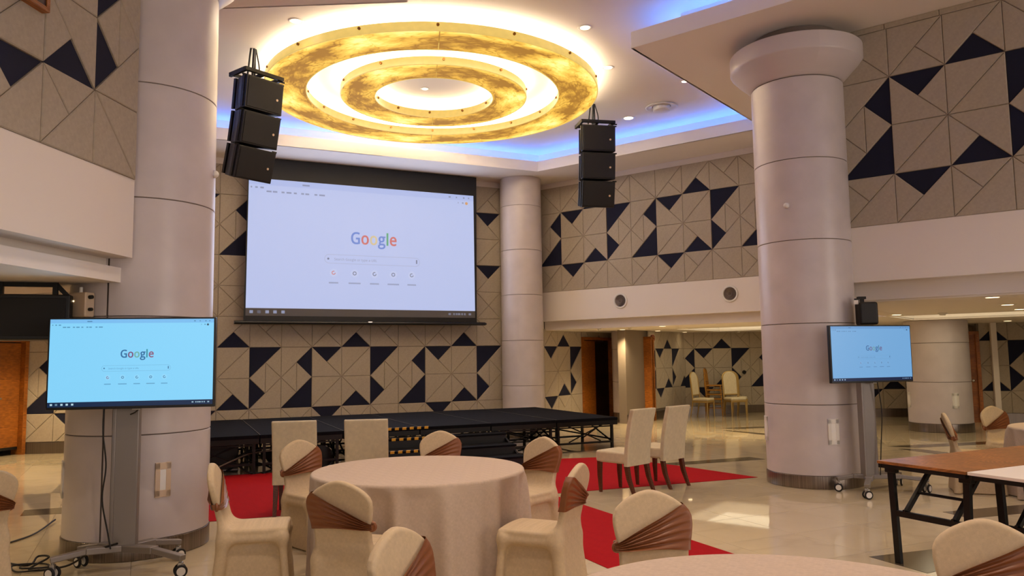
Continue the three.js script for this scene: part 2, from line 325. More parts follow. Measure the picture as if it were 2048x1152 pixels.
plain('wall_outer_back', 'white outer wall behind the alcoves', [-16, -28], [20, -28], 0, 6.3, 0.3);

// ---- lower walls below the balcony
function lowWall(name, label, x, z, deg, s0, s1, Y0, c0, cell, rects, skirt = true) {
  const w = wallAt(name, label, x, z, deg), low = 0.2;
  part(w, 'wall_body', muv(box(s1 - s0, 2.6, 0.2, (s0 + s1) / 2, 1.3, -0.106)), m.backing);
  for (const r of rects) panels(w, cell, Y0, c0, r);
  if (skirt) part(w, 'skirting', muv(box(s1 - s0, 0.2, 0.05, (s0 + s1) / 2, 0.1, 0.02)), m.steel);
  return w;
}
const MZ = 2.24;
const wallAlcove = wallAt('wall_alcove_left', 'padded star wall behind the stage with open door', 0.702, -17.98, -54.92);
part(wallAlcove, 'wall_body', muv(mg(box(2.35, 2.6, 0.2, 0.535, 1.3, -0.106), box(2.0, 0.5, 0.2, 2.5, 2.32, -0.106), box(1.2, 2.6, 0.2, 3.95, 1.3, -0.106))), m.backing);
panels(wallAlcove, 0.582, 1.831, 0, [-0.5, 0.085, 1.71, MZ]); panels(wallAlcove, 0.582, 1.831, 0, [1.71, 2.07, 3.36, MZ]);
const wallFar1 = lowWall('wall_alcove_side', 'shaded padded wall with tall navy star beyond the round pillar', 3.582, -19.66, -54.86, -1.6, 1.84, 1.760, 0, 0.503, [[-0.42, 0.2, 1.84, MZ]]);
const wallFar2 = lowWall('wall_alcove_far', 'shaded padded wall with navy star behind gold chairs', 4.931, -21.189, -6.3, -0.32, 3.1, 1.759, 0, 0.5256, [[-0.30, 0.2, 3.1, MZ]]);
const wallFar2b = lowWall('wall_alcove_right', 'padded wall with navy triangles behind the right television', 8.2, -19.45, 11, -0.8, 4.6, 1.734, 0.774, 0.527, [[-0.5, 0.2, 3.4, MZ]]);
plain('wall_alcove_jog', 'white jog between two alcove walls', [7.95, -21.5], [7.5, -19.55], 0, 2.4, 0.15);
const wallFar3 = lowWall('wall_aisle_right', 'padded wall with navy star right of the round pillar', 10.43, -17.50, 20, 0.03, 5.2, 1.81, -0.90, 0.56, [[0.05, 0.2, 4.6, MZ]]);
part(wallFar3, 'pilaster', muv(box(0.11, 2.2, 0.16, 0.325, 1.1, 0.1)), m.paint);
const wallLow = lowWall('wall_aisle_left', 'padded wall with navy triangles beside the left door', -8.75, -13.95, -6.4, -0.1, 2.1, 1.80, 0.945, 0.55, [[0.02, 0.2, 2.0, MZ]]);
const wallDoorL = wallAt('wall_aisle_door', 'side wall holding the brown door at far left', -8.75, -13.95, 109.5);
part(wallDoorL, 'wall_body', muv(mg(box(0.1, 2.4, 0.2, 0.0, 1.2, 0.1), box(3, 2.4, 0.2, 2.85, 1.2, 0.1), box(1.3, 0.4, 0.2, 0.7, 2.2, 0.1))), m.paint);

// ---- doors
function doorFrame(name, label, wall, s0, s1, h, face, leaf) {
  const o = structure(name, label, wall.position.toArray(), wall.rotation.y), f = 0.07;
  part(o, 'door_frame', muv(mg(box(f, h, 0.26, s0 + f / 2, h / 2, face), box(f, h, 0.26, s1 - f / 2, h / 2, face), box(s1 - s0, f, 0.26, (s0 + s1) / 2, h - f / 2, face))), m.doorWood);
  leaf(o, f); return o;
}
doorFrame('door_1', 'wooden door left ajar beside the stage, dark room behind', wallAlcove, 1.71, 3.36, 2.07, -0.06, (o, f) => {
  const l = part(o, 'door_leaf', muv(box(0.62, 1.98, 0.045, 0.31, 0.99, 0)), m.doorWood); l.position.set(1.79, 0, 0.0);
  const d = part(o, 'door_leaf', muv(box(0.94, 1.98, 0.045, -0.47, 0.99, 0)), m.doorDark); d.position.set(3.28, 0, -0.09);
  part(d, 'door_handle', rod([-0.86, 1.0, 0.03], [-0.86, 1.0, 0.09], 0.02), m.chrome);
});
doorFrame('door_2', 'narrow wooden door edge right of the far round pillar', wallFar1, -0.62, -0.42, 2.05, 0.06, () => {});
doorFrame('door_3', 'orange wooden door beside the right round pillar', wallFar3, -1.20, 0.04, 2.02, 0.02, (o, f) => {
  const l = part(o, 'door_leaf', muv(box(1.1, 1.95, 0.045, -0.58, 0.975, 0.06)), m.doorWood);
  part(l, 'door_knob', new THREE.SphereGeometry(0.035, 16, 12).translate(-0.12, 0.92, 0.12), m.chrome);
});
doorFrame('door_4', 'brown wooden door at the far left edge', wallDoorL, 0.02, 1.35, 2.05, 0.02, (o, f) => {
  const l = part(o, 'door_leaf', muv(box(1.18, 1.86, 0.045, 0.685, 1.03, 0.02)), m.doorWood);
  part(l, 'kick_plate', box(1.18, 0.05, 0.05, 0.685, 0.12, 0.02), m.black);
  part(l, 'door_handle', mg(rod([0.5, 1.0, -0.02], [0.5, 1.0, -0.09], 0.018), rod([0.5, 1.0, -0.09], [0.62, 1.0, -0.09], 0.015)), m.chrome);
});

// ---- ceilings
const TRAY = [[-5.62, -13.5], [0.588, -16.446], [4.5, -13.45], [1.602, -9.808], [9.04, -3.9], [5, 5], [-2.3, 4], [-1.13, -8.4], [-5.82, -8.62]];
function holed(outer, holes, h, y) {
  const s = new THREE.Shape(outer.map(([x, z]) => new THREE.Vector2(x, -z)));
  for (const q of holes) s.holes.push(new THREE.Path(q.map(([x, z]) => new THREE.Vector2(x, -z))));
  return muv(new THREE.ExtrudeGeometry(s, { depth: h, bevelEnabled: false }).rotateX(-Math.PI / 2).translate(0, y, 0));
}
const ceilUp = structure('ceiling', 'smooth off-white upper ceiling above the ring lights');
part(ceilUp, 'ceiling_slab', muv(box(37, 0.2, 38, 2, TOP + 0.1, -9.5)), m.ceiling);
const soffit = structure('ceiling_soffit', 'lower white ceiling border stepping around the hall');
part(soffit, 'soffit_slab', holed([[-16, 9], [20, 9], [20, -28], [-16, -28]], [TRAY], 0.04, CEIL), m.ceiling);
const LIPH = 0.22;
function offset(P, d) {   // tray outline moved outwards by d, mitred
  const n = P.length, L = P.map((p, i) => { const q = P[(i + 1) % n], l = Math.hypot(q[0] - p[0], q[1] - p[1]), dx = (q[0] - p[0]) / l, dz = (q[1] - p[1]) / l; return { x: p[0] + dz * d, z: p[1] - dx * d, dx, dz }; });
  return P.map((_, i) => { const A = L[(i + n - 1) % n], B = L[i], det = A.dx * B.dz - A.dz * B.dx, t = ((B.x - A.x) * B.dz - (B.z - A.z) * B.dx) / det; return [A.x + A.dx * t, A.z + A.dz * t]; });
}
const edgeBar = (name, P, i, y, h, t, mt) => { const a = P[i], b = P[(i + 1) % P.length]; return part(soffit, name, muv(bar([a[0], y, a[1]], [b[0], y, b[1]], t, h)), mt); };
const lipP = offset(TRAY, 0.012), coveP = offset(TRAY, 0.5), ledP = offset(TRAY, 0.40);
for (let i = 0; i < TRAY.length; i++) {
  edgeBar('fascia', lipP, i, CEIL + LIPH / 2, LIPH, 0.03, m.ceiling);
  edgeBar('cove_wall', coveP, i, (CEIL + 0.041 + TOP) / 2, TOP - CEIL - 0.042, 0.04, m.ceiling);
  edgeBar('cove_light_strip', ledP, i, CEIL + 0.055, 0.02, 0.03, m.coveGlow);
  const p = ledP[i], q = ledP[(i + 1) % ledP.length], L = Math.hypot(q[0] - p[0], q[1] - p[1]), l = new THREE.RectAreaLight(BLUE, LEVEL.cove, L - 0.1, 0.04);
  l.position.set((p[0] + q[0]) / 2, CEIL + 0.078, (p[1] + q[1]) / 2); l.rotation.set(Math.PI / 2, 0, Math.atan2(q[1] - p[1], q[0] - p[0])); l.name = numbered('area_light'); scene.add(l);
}
// aisle ceilings under the balcony, with recessed light trays
const rot38 = (cx, cz, w, d, deg = 37.68) => [[-1, -1], [1, -1], [1, 1], [-1, 1]].map(([i, j]) => { const c = Math.cos(deg * R), s = Math.sin(deg * R), x = i * w / 2, z = j * d / 2; return [cx + x * c - z * s, cz + x * s + z * c]; });
const trays = [[5.95, -18.55, 3.2, 2.6], [8.55, -13.4, 3.3, 2.1]];
const ceilAisle = structure('ceiling_aisle', 'low cream ceiling of the right aisle under the balcony');
part(ceilAisle, 'ceiling_slab', holed([[0.45, -18.35], [1.2, -17.75], [6.55, -13.55], [4.2, -9.85], [15.2, -1.1], [20, 4], [20, -28], [0.45, -28]], trays.map(t => rot38(...t)), 0.12, MEZZ), m.ceiling);
for (const t of trays) {
  const q = rot38(...t), o = thing('light_tray', t[0] < 7 ? 'bright recessed light tray in aisle ceiling above gold chairs' : 'bright recessed light tray in ceiling over the right round pillar', 'ceiling light');
  for (let i = 0; i < 4; i++) { const a = q[i], b = q[(i + 1) % 4]; part(ceilAisle, 'tray_side', muv(bar([a[0], MEZZ + 0.16, a[1]], [b[0], MEZZ + 0.16, b[1]], 0.03, 0.26)), m.ceiling); }
  part(o, 'glowing_panel', flat(rot38(t[0], t[1], t[2] + 0.02, t[3] + 0.02), 0.02, MEZZ + 0.31), m.trayGlow);
  const l = area(0xffe9c0, LEVEL.mezzTray * (t[0] < 7 ? 1.2 : 0.25), t[2] * 0.95, t[3] * 0.95, [t[0], MEZZ + 0.27, t[1]], [0, -1, 0]); l.rotation.set(-Math.PI / 2, 0, -37.68 * R);
}
const ceilAisleL = structure('ceiling_aisle_left', 'low cream ceiling of the left aisle under the balcony');
part(ceilAisleL, 'ceiling_slab', holed([[-16, 9], [-4.6, 9], [-3.20, -6.3], [-3.75, -7.3], [-6.9, -8.2], [-6.8, -14.6], [-16, -16]], [], 0.12, MEZZ + 0.03), m.ceiling);

// ---- columns clad in metre-high drums
function column(name, label, x, z, r, joints, { capital = false, top = CEIL, seam = 2.6, skirt = 0.15 } = {}) {
  const o = thing(name, label, 'column', [x, 0, z]), e = 0.005;
  part(o, 'core', cyl(r - 0.014, r - 0.014, top - 0.02, 0, (top - 0.02) / 2 + 0.01, 0, 48), m.groove);
  part(o, 'metal_skirt', lathe([[r - 0.02, 0.004], [r + 0.008, 0.004], [r + 0.008, skirt - 0.004], [r - 0.006, skirt]], 64), m.steel);
  const ys = [skirt + 0.002, ...joints, capital ? 4.945 : top];
  for (let i = 0; i + 1 < ys.length; i++) {
    const a = ys[i] + (i ? 0.004 : 0), b = ys[i + 1] - 0.004;
    const g = lathe([[r - 0.014, a], [r - e, a], [r, a + e], [r, b - e], [r - e, b], [r - 0.014, b]], 72, seam + 0.012, Math.PI * 2 - 0.024), u = g.attributes.uv;
    for (let k = 0; k < u.count; k++) u.setXY(k, u.getX(k) * 2 * Math.PI * r + i * 0.37, g.attributes.position.getY(k));
    part(o, 'cladding_drum', g, m.column);
  }
  if (capital) part(o, 'capital', lathe([[r - 0.014, 4.955], [r, 4.957], [r + 0.035, 4.985], [r + 0.10, 5.05], [r + 0.175, 5.12], [r + 0.235, 5.19], [r + 0.25, 5.215], [r + 0.25, 5.40], [r + 0.24, 5.41], [0.3, 5.41]], 72), m.column);
  return o;
}
const J = [0.97, 1.93, 2.935, 3.93];
const colR = column('round_column', 'large white round column with flared capital behind the right television', 3.689, -9.692, 0.556, J, { capital: true, seam: 2.78 });
const colL = column('round_column', 'large white round column behind the left television, vertical seam', -3.277, -6.869, 0.575, [0.99, 1.955, 2.945, 3.93], { capital: true, seam: -0.035 });
const colB = column('round_column', 'slim white round column between stage wall and right balcony wall', 0.22, -17.25, 0.462, [0.97, 1.95, 2.95, 3.94, 4.93], { seam: 2.9 });
const col2 = column('round_column', 'short round pillar between the two wooden doors under balcony', 2.864, -19.40, 0.392, [0.95, 1.75], { top: MEZZ, seam: 2.5, skirt: 0.2 });
const col3 = column('round_column', 'thick short round pillar right of the right television', 8.586, -15.764, 0.58, [0.98, 1.75], { top: MEZZ, seam: 2.5, skirt: 0.17 });
// ================================================================ lights of the hall
// ---- the two glowing onyx rings
const RC = [-1.22, -12.3];
function ring(name, label, r0, r1, n, y, studs, lightsN) {
  const o = thing(name, label, 'chandelier', [RC[0], 0, RC[1]]), h = 0.12;
  for (let k = 0; k < n; k++) {
    const a0 = k / n * 2 * Math.PI + 0.13, da = 2 * Math.PI / n - 0.006, S = 10, pos = [], uv = [], idx = [], ku = Math.round(r1 * 1.9) / 0.36 / (2 * Math.PI), ox = ku * a0, oy = 0;
    for (let i = 0; i <= S; i++) for (let j = 0; j <= 4; j++) { const a = a0 + da * i / S, r = r0 + 0.012 + (r1 - r0 - 0.024) * j / 4; pos.push(r * Math.sin(a), 0, r * Math.cos(a)); uv.push(ox + ku * da * i / S, oy + (r1 - r0) * j / 4); }
    for (let i = 0; i < S; i++) for (let j = 0; j < 4; j++) { const p = i * 5 + j; idx.push(p, p + 1, p + 5, p + 1, p + 6, p + 5); }
    const g = new THREE.BufferGeometry(); g.setAttribute('position', new THREE.Float32BufferAttribute(pos, 3)); g.setAttribute('uv', new THREE.Float32BufferAttribute(uv, 2)); g.setIndex(idx); g.computeVertexNormals();
    const b = g.clone().translate(0, 0.012, 0), side = [];
    part(o, 'onyx_panel', mg(g, b), m.onyx).position.y = y;
  }
  const rimUv = g => { const u = g.attributes.uv, q = g.attributes.position; for (let i = 0; i < u.count; i++) u.setXY(i, u.getX(i) * 6.28 * r1, q.getY(i)); return g; };
  part(o, 'outer_rim', rimUv(lathe([[r1 - 0.012, y - 0.006], [r1, y - 0.006], [r1 + 0.004, y], [r1, y + h], [r1 - 0.012, y + h], [r1 - 0.012, y - 0.006]], 128)), m.onyxRim);
  part(o, 'inner_rim', rimUv(lathe([[r0, y - 0.006], [r0 + 0.012, y - 0.006], [r0 + 0.012, y + h], [r0, y + h], [r0 - 0.003, y], [r0, y - 0.006]], 128)), m.onyxRim);
  part(o, 'top_tray', lathe([[r0 + 0.012, y + h - 0.03], [r1 - 0.012, y + h - 0.03], [r1 - 0.012, y + h - 0.02], [r0 + 0.012, y + h - 0.02], [r0 + 0.012, y + h - 0.03]], 96), m.whitePlastic);
  for (const rr of [r0 + 0.1, r1 - 0.1]) part(o, 'light_strip', new THREE.TorusGeometry(rr, 0.012, 8, 96).rotateX(Math.PI / 2).translate(0, y + h - 0.005, 0), m.upGlow);
  for (let k = 0; k < studs; k++) for (const [r, s] of [[r1 + 0.004, 1], [r0 - 0.003, -1]]) {
    const a = (k + 0.3) / studs * 2 * Math.PI; part(o, 'fixing_stud', rod([r * Math.sin(a), y + h * 0.62, r * Math.cos(a)], [(r + s * 0.02) * Math.sin(a), y + h * 0.62, (r + s * 0.02) * Math.cos(a)], 0.02), m.stud);
  }
  for (let k = 0; k < studs / 2; k++) { const a = (k + 0.5) / studs * 4 * Math.PI, r = (r0 + r1) / 2; part(o, 'suspension_rod', rod([r * Math.sin(a), y + h - 0.03, r * Math.cos(a)], [r * Math.sin(a), TOP, r * Math.cos(a)], 0.006), m.greyMetal); }
  for (let k = 0; k < lightsN; k++) {
    const a = (k + 0.5) / lightsN * 2 * Math.PI, r = (r0 + r1) / 2, w = 2 * r * Math.tan(Math.PI / lightsN) * 0.96, at = [RC[0] + r * Math.sin(a), y - 0.02, RC[1] + r * Math.cos(a)];
    const d = new THREE.RectAreaLight(AMBER, LEVEL.ringDown, w, (r1 - r0) * 0.92); d.position.set(...at); d.rotation.set(-Math.PI / 2, 0, a); d.name = numbered('area_light'); scene.add(d);
    const u = new THREE.RectAreaLight(0xfff1dc, LEVEL.ringUp, w, (r1 - r0) * 0.5); u.position.set(at[0], y + h + 0.012, at[2]); u.rotation.set(Math.PI / 2, 0, -a); u.name = numbered('area_light'); scene.add(u);
  }
  return o;
}
ring('ring_chandelier', 'large outer glowing amber onyx ring hung under the ceiling', 2.02, 2.65, 16, 5.80, 16, 14);
ring('ring_chandelier', 'smaller inner glowing amber onyx ring inside the large ring', 0.95, 1.50, 10, 5.80, 10, 8);

// ---- recessed downlights
const trimG = lathe([[0.062, 0.0], [0.066, -0.006], [0.085, -0.008], [0.095, -0.004], [0.096, 0.0]], 32), lensG = new THREE.CylinderGeometry(0.064, 0.064, 0.008, 24).translate(0, 0.0, 0);
function downlight(label, group, x, y, z, level, big = 1, far = false, angle = 1.05) {
  const o = thing('downlight', label, 'ceiling light', [x, y, z], 0, group); o.scale.set(big, 1, big);
  part(o, 'trim_ring', trimG, m.whitePlastic); part(o, 'lens', lensG.clone().translate(0, -0.003, 0), far ? m.lensFar : m.lens);
  if (level) spot(far ? AISLE : HALL, level, [x, y - 0.03, z], [x, y - 2, z], angle, 0.8, 4);
  return o;
}
const HG = 'downlights in the upper ceiling', MG = 'downlights in the aisle ceiling';
downlight('tilted downlight left of the big ring, above left speaker stack', HG, -2.824, TOP, -9.944, LEVEL.spot, 1.05);
downlight('round ceiling downlight right of the big ring, nearest the camera', HG, 1.055, TOP, -10.279, LEVEL.spot, 1.05);
downlight('small ceiling downlight right of the ring, between two others', HG, 1.553, TOP, -11.768, LEVEL.spot, 1.0);
downlight('round ceiling downlight above and right of the right speaker stack', HG, 2.259, TOP, -14.361, LEVEL.spot * 0.25, 1.35);
downlight('small downlight at the centre of the inner ring', HG, -1.408, TOP, -12.60, LEVEL.spot * 0.6, 0.75);
downlight('small downlight half hidden behind the ceiling border edge', HG, 2.90, TOP, -12.43, LEVEL.spot * 0.6, 0.75);
for (const [x, z, w, k = 1] of [[-0.6, -6.4, 'over the round table', 1.05], [1.6, -6.6, 'over the red runner', 0.75], [3.6, -6.2, 'over the folding tables', 0.8], [0.6, -3.4, 'over the nearest table', 1], [3.2, -3.0, 'right of the nearest table', 1], [-1.2, -3.2, 'left of the nearest table', 1.5], [5.6, -5.2, 'over the right aisle edge'], [2.0, 0.6, 'right behind the camera'], [-0.8, 0.6, 'left behind the camera']])
  downlight('ceiling downlight ' + w + ', out of view', HG, x, TOP, z, LEVEL.spotFar * k, 1.1, false, 0.95);
for (const [x, z, w, b] of [[2.568, -18.115, 'aisle ceiling downlight above the open door beside the stage', 1], [3.16, -16.35, 'aisle ceiling downlight nearest the right balcony band', 1], [3.62, -19.35, 'aisle ceiling downlight between pillar and light tray', 1], [4.60, -20.75, 'aisle ceiling downlight farthest back, above the navy star', 0.9], [5.0, -15.2, 'aisle ceiling downlight beside the large right column', 0.9],
  [5.618, -9.04, 'first of three aisle downlights at right, largest', 1.1], [6.751, -10.544, 'middle of three aisle downlights at right', 1.1], [7.692, -11.727, 'last of three aisle downlights at right, smallest', 1.1]])
  downlight(w, MG, x, MEZZ, z, LEVEL.mezzSpot * (z < -19 ? 0.06 : z < -18 ? 3.4 : x < 5.2 ? 3.6 : 0.75), b, true);
for (const [x, z, w] of [[9.4, -10.2, 'right aisle beyond the frame'], [7.6, -7.2, 'right aisle beside the camera'], [11.3, -14.6, 'far right aisle'], [6.4, -12.9, 'right aisle behind the large column'], [10.35, -16.2, 'corner, added to brighten the orange door']]) downlight('aisle downlight in the ' + w, MG, x, MEZZ, z, LEVEL.mezzSpot * 0.5, 1.1, true);  // the corner downlight is added to lift the dark orange door
for (const [x, z, w] of [[-5.6, -6.2, 'beside the left column'], [-7.4, -10.6, 'deep in the left aisle'], [-5.4, -3.4, 'near the left chair'], [-8.0, -13.0, 'before the left padded wall']]) downlight('aisle downlight in the left ceiling ' + w, MG, x, MEZZ + 0.03, z, LEVEL.mezzSpot * 3.6, 1.1, true);

// ================================================================ screens
function page(w, h, bg, tone, bar, scaleText = 1) {
  const c = document.createElement('canvas'); c.width = w; c.height = h; const g = c.getContext('2d');
  g.fillStyle = bg; g.fillRect(0, 0, w, h);
  g.fillStyle = tone.tab; g.fillRect(0, 0, w, h * 0.045);
  g.fillStyle = tone.text; g.globalAlpha = 0.55;
  for (const [x, y, l] of [[0.012, 0.06, 0.006], [0.03, 0.06, 0.01], [0.05, 0.06, 0.014], [0.075, 0.085, 0.02], [0.10, 0.085, 0.018], [0.135, 0.085, 0.012], [0.155, 0.085, 0.02], [0.185, 0.085, 0.012], [0.215, 0.085, 0.012], [0.232, 0.085, 0.016], [0.27, 0.085, 0.012], [0.29, 0.085, 0.024], [0.22, 0.02, 0.03], [0.875, 0.018, 0.01], [0.91, 0.018, 0.006], [0.945, 0.018, 0.008], [0.97, 0.018, 0.006], [0.92, 0.06, 0.003], [0.94, 0.06, 0.008]]) g.fillRect(x * w, y * h, l * w, h * 0.012);
  g.globalAlpha = 1; g.fillStyle = tone.avatar; g.beginPath(); g.arc(0.962 * w, 0.068 * h, 0.012 * h, 0, 7); g.fill();
  const fs = h * 0.122; g.font = fs + 'px sans-serif'; g.textBaseline = 'alphabetic';
  const word = 'Google', cols = tone.logo; let tw = 0; for (const ch of word) tw += g.measureText(ch).width; const k = 0.207 * w / tw; let x = 0.424 * w;
  g.save(); g.translate(x, 0.445 * h); g.scale(k, 1); let cx = 0; [...word].forEach((ch, i) => { g.fillStyle = g.strokeStyle = cols[i]; g.lineWidth = fs * 0.035; g.fillText(ch, cx, 0); g.strokeText(ch, cx, 0); cx += g.measureText(ch).width; }); g.restore();
  g.strokeStyle = tone.line; g.lineWidth = h * 0.004; g.beginPath(); g.roundRect(0.315 * w, 0.535 * h, 0.42 * w, 0.065 * h, 0.032 * h); g.stroke();
  g.fillStyle = tone.text; g.globalAlpha = 0.5; g.font = h * 0.026 + 'px sans-serif'; g.fillText('Search Google or type a URL', 0.355 * w, 0.578 * h); g.globalAlpha = 0.8;
  g.fillRect(0.718 * w, 0.55 * h, 0.006 * w, 0.03 * h); g.beginPath(); g.arc(0.33 * w, 0.567 * h, 0.008 * h, 0, 7); g.fill();
  [0.353, 0.443, 0.53, 0.614, 0.698].forEach((px, i) => {
    g.globalAlpha = 0.35; g.fillStyle = tone.chip; g.beginPath(); g.arc(px * w, 0.672 * h, 0.03 * h, 0, 7); g.fill(); g.globalAlpha = 0.85;
    g.strokeStyle = i ? tone.text : tone.logo[1]; g.lineWidth = h * 0.006; g.beginPath(); g.arc(px * w, 0.672 * h, 0.012 * h, 0, 5.2 + (i % 2)); g.stroke();
    g.fillStyle = tone.text; g.globalAlpha = 0.4; g.fillRect((px - 0.02 - 0.006 * (i % 2)) * w, 0.742 * h, (0.04 + 0.012 * (i % 2)) * w, 0.011 * h);
  });
  g.globalAlpha = 1; g.fillStyle = bar; g.fillRect(0, 0.945 * h, w, 0.055 * h);
  g.fillStyle = tone.icon; [0.015, 0.045, 0.077, 0.108, 0.14].forEach((px, i) => { g.globalAlpha = i === 1 ? 0.5 : 0.9; g.fillRect(px * w, 0.96 * h, 0.014 * w, 0.022 * h); });
  [0.87, 0.893, 0.905, 0.915, 0.932, 0.945, 0.968].forEach((px, i) => { g.globalAlpha = 0.7; g.fillRect(px * w, 0.963 * h, (i % 3 ? 0.008 : 0.012) * w, 0.016 * h); });
  g.globalAlpha = 1;
  const t = new THREE.CanvasTexture(c); t.colorSpace = THREE.SRGBColorSpace; return t;
}
const projTex = page(2048, 1152, '#b9c8f4', { tab: '#aebff0', text: '#5b6688', avatar: '#d9a06a', logo: ['#5f86d8', '#d06a6a', '#d9c69a', '#5f86d8', '#4aa878', '#d06a6a'], line: '#a9b6dd', chip: '#d5def8', icon: '#8f9cc0' }, '#0a0806');
const tvTex = page(1024, 576, '#86d4fb', { tab: '#79bdf0', text: '#2c5d84', avatar: '#2b5068', logo: ['#2a6a9c', '#7a4f78', '#6fb0a8', '#2a6a9c', '#2f8f9c', '#8a5a7a'], line: '#74b9e0', chip: '#a4e0ff', icon: '#c8e8f4' }, '#0d2748');
const tvTex2 = page(1024, 576, '#74aadb', { tab: '#6698cc', text: '#3a5d88', avatar: '#2b4a68', logo: ['#3a689c', '#6a5f88', '#6fa0a8', '#3a689c', '#3f7f9c', '#6a5f8a'], line: '#6aa0cc', chip: '#86b8e4', icon: '#a8c8e0' }, '#0c1f42');

{ // projection screen hanging before the stage wall
  const s = thing('projection_screen', 'wide pull-down projection screen with black borders over the stage', 'screen', wallBack.position.toArray(), wallBack.rotation.y), z = 0.35;
  const mask = [[0.44, 2.36], [5.275, 2.36], [5.30, 5.57], [0.49, 5.57]];
  part(s, 'black_border', plate(mask, 0.006).translate(0, 0, z - 0.01), m.black);
  const pic = plate([[0.474, 2.455], [5.236, 2.455], [5.222, 5.15], [0.498, 5.15]], 0.003).translate(0, 0, z - 0.002), u = pic.attributes.uv, p = pic.attributes.position;
  for (let i = 0; i < u.count; i++) u.setXY(i, (p.getX(i) - 0.474) / 4.762, (p.getY(i) - 2.455) / 2.695);
  part(s, 'projected_picture', pic, M(0x605f62, 0.8, { emissive: 0xffffff, emissiveMap: projTex, emissiveIntensity: 0.85 }));
  part(s, 'bottom_bar', mg(rod([0.27, 2.325, z], [5.47, 2.325, z], 0.034, 0.034, 16), rod([5.44, 2.325, z], [5.5, 2.325, z], 0.02)), m.blackSatin);
  part(s, 'pull_tab', rbox(0.09, 0.02, 0.02, 0.004, 2.9, 2.345, z + 0.035), m.chrome);
  part(s, 'roller_case', rbox(4.8, 0.06, 0.1, 0.02, 2.88, 5.54, z - 0.06), m.black);
  const c = s.localToWorld ? [0, 0] : 0; s.updateMatrixWorld(true);
  const at = V3(2.85, 3.85, z + 0.03).applyMatrix4(s.matrixWorld), n = V3(-Math.sin(-25.34 * R), 0, Math.cos(-25.34 * R));
  area(0xcfd8f4, LEVEL.screen, 4.7, 2.6, at.toArray(), n.toArray());
}
function wheel(o, x, z, turn) {
  const c = part(o, 'caster', mg(rod([x, 0.10, z], [x, 0.135, z], 0.012), rbox(0.035, 0.05, 0.05, 0.008, x, 0.085, z)), m.silver);
  for (const s of [-1, 1]) {
    const t = part(c, 'tyre', new THREE.TorusGeometry(0.036, 0.011, 10, 24).rotateY(turn).translate(x + s * 0.028 * Math.sin(turn), 0.047, z + s * 0.028 * Math.cos(turn)), m.rubber);
    part(c, 'wheel_disc', new THREE.CylinderGeometry(0.031, 0.031, 0.02, 24).rotateX(Math.PI / 2).rotateY(turn).translate(x + s * 0.028 * Math.sin(turn), 0.047, z + s * 0.028 * Math.cos(turn)), m.whitePlastic);
  }
}
function television(label, standLabel, at, turn, cy, w, tex, level, emit, legs, post, glowAt) {
  const t = thing('television', label, 'television', [at[0], 0, at[1]], turn), h = w * 0.577;
  part(t, 'casing', rbox(w, h, 0.045, 0.006, 0, cy, -0.026), m.blackSatin);
  part(t, 'back_cover', rbox(w * 0.6, h * 0.6, 0.03, 0.012, 0, cy, -0.055), m.black);
  const scr = new THREE.PlaneGeometry(w - 0.028, h - 0.034).translate(0, cy + 0.004, 0.0005);
  part(t, 'screen', scr, M(0x020204, 0.25, { emissive: 0xffffff, emissiveMap: tex, emissiveIntensity: emit }));
  part(t, 'logo_foot', rbox(0.06, 0.012, 0.012, 0.004, 0.03, cy - h / 2 - 0.006, -0.02), m.silver);
  const n = [Math.sin(turn), 0, Math.cos(turn)];
  area(0x9fd6ff, level, w * 0.95, h * 0.9, [at[0] + n[0] * 0.03, cy, at[1] + n[2] * 0.03], n);
  const s = thing('television_stand', standLabel, 'stand', [post[0], 0, post[1]], turn);
  part(s, 'post', mg(rbox(0.19, cy - 0.12, 0.07, 0.012, 0, (cy - 0.12) / 2 + 0.14, 0), rbox(0.03, cy - 0.12, 0.085, 0.008, -0.085, (cy - 0.12) / 2 + 0.14, 0)), m.greyMetal);
  part(s, 'mount_plate', box(0.5, 0.36, 0.02, 0, cy, 0.045), m.black);
  const c = Math.cos(-turn), sn = Math.sin(-turn), loc = ([x, z]) => { const dx = x - post[0], dz = z - post[1]; return [dx * c + dz * sn, -dx * sn + dz * c]; };
  for (const q of legs) {
    const [lx, lz] = loc(q), L = Math.hypot(lx, lz);
    part(s, 'base_leg', mg(bar([0, 0.165, 0], [lx * 0.55, 0.175, lz * 0.55], 0.08, 0.05, 0.008), bar([lx * 0.5, 0.175, lz * 0.5], [lx * 1.04, 0.14, lz * 1.04], 0.06, 0.042, 0.008)), m.greyMetal);
    wheel(s, lx, lz, Math.atan2(lx, lz) * 0.35);
  }
  return t;
}
television('large television on rolling stand before the left column, showing a search page', 'grey wheeled television stand in front of the left column', [-2.915, -5.955], 10 * R, 1.575, 1.205, tvTex, LEVEL.tv, 0.98, [[-2.47, -5.86], [-2.70, -6.36], [-3.38, -6.18], [-3.40, -5.84]], [-3.0, -6.08]);
television('television on rolling stand beside the right column, showing a search page', 'grey wheeled television stand beside the right column', [4.10, -8.88], 17 * R, 1.56, 1.13, tvTex2, LEVEL.tv * 0.8, 0.95, [[3.70, -9.03], [3.80, -8.52], [4.62, -8.86], [4.55, -9.35]], [4.06, -9.0]);

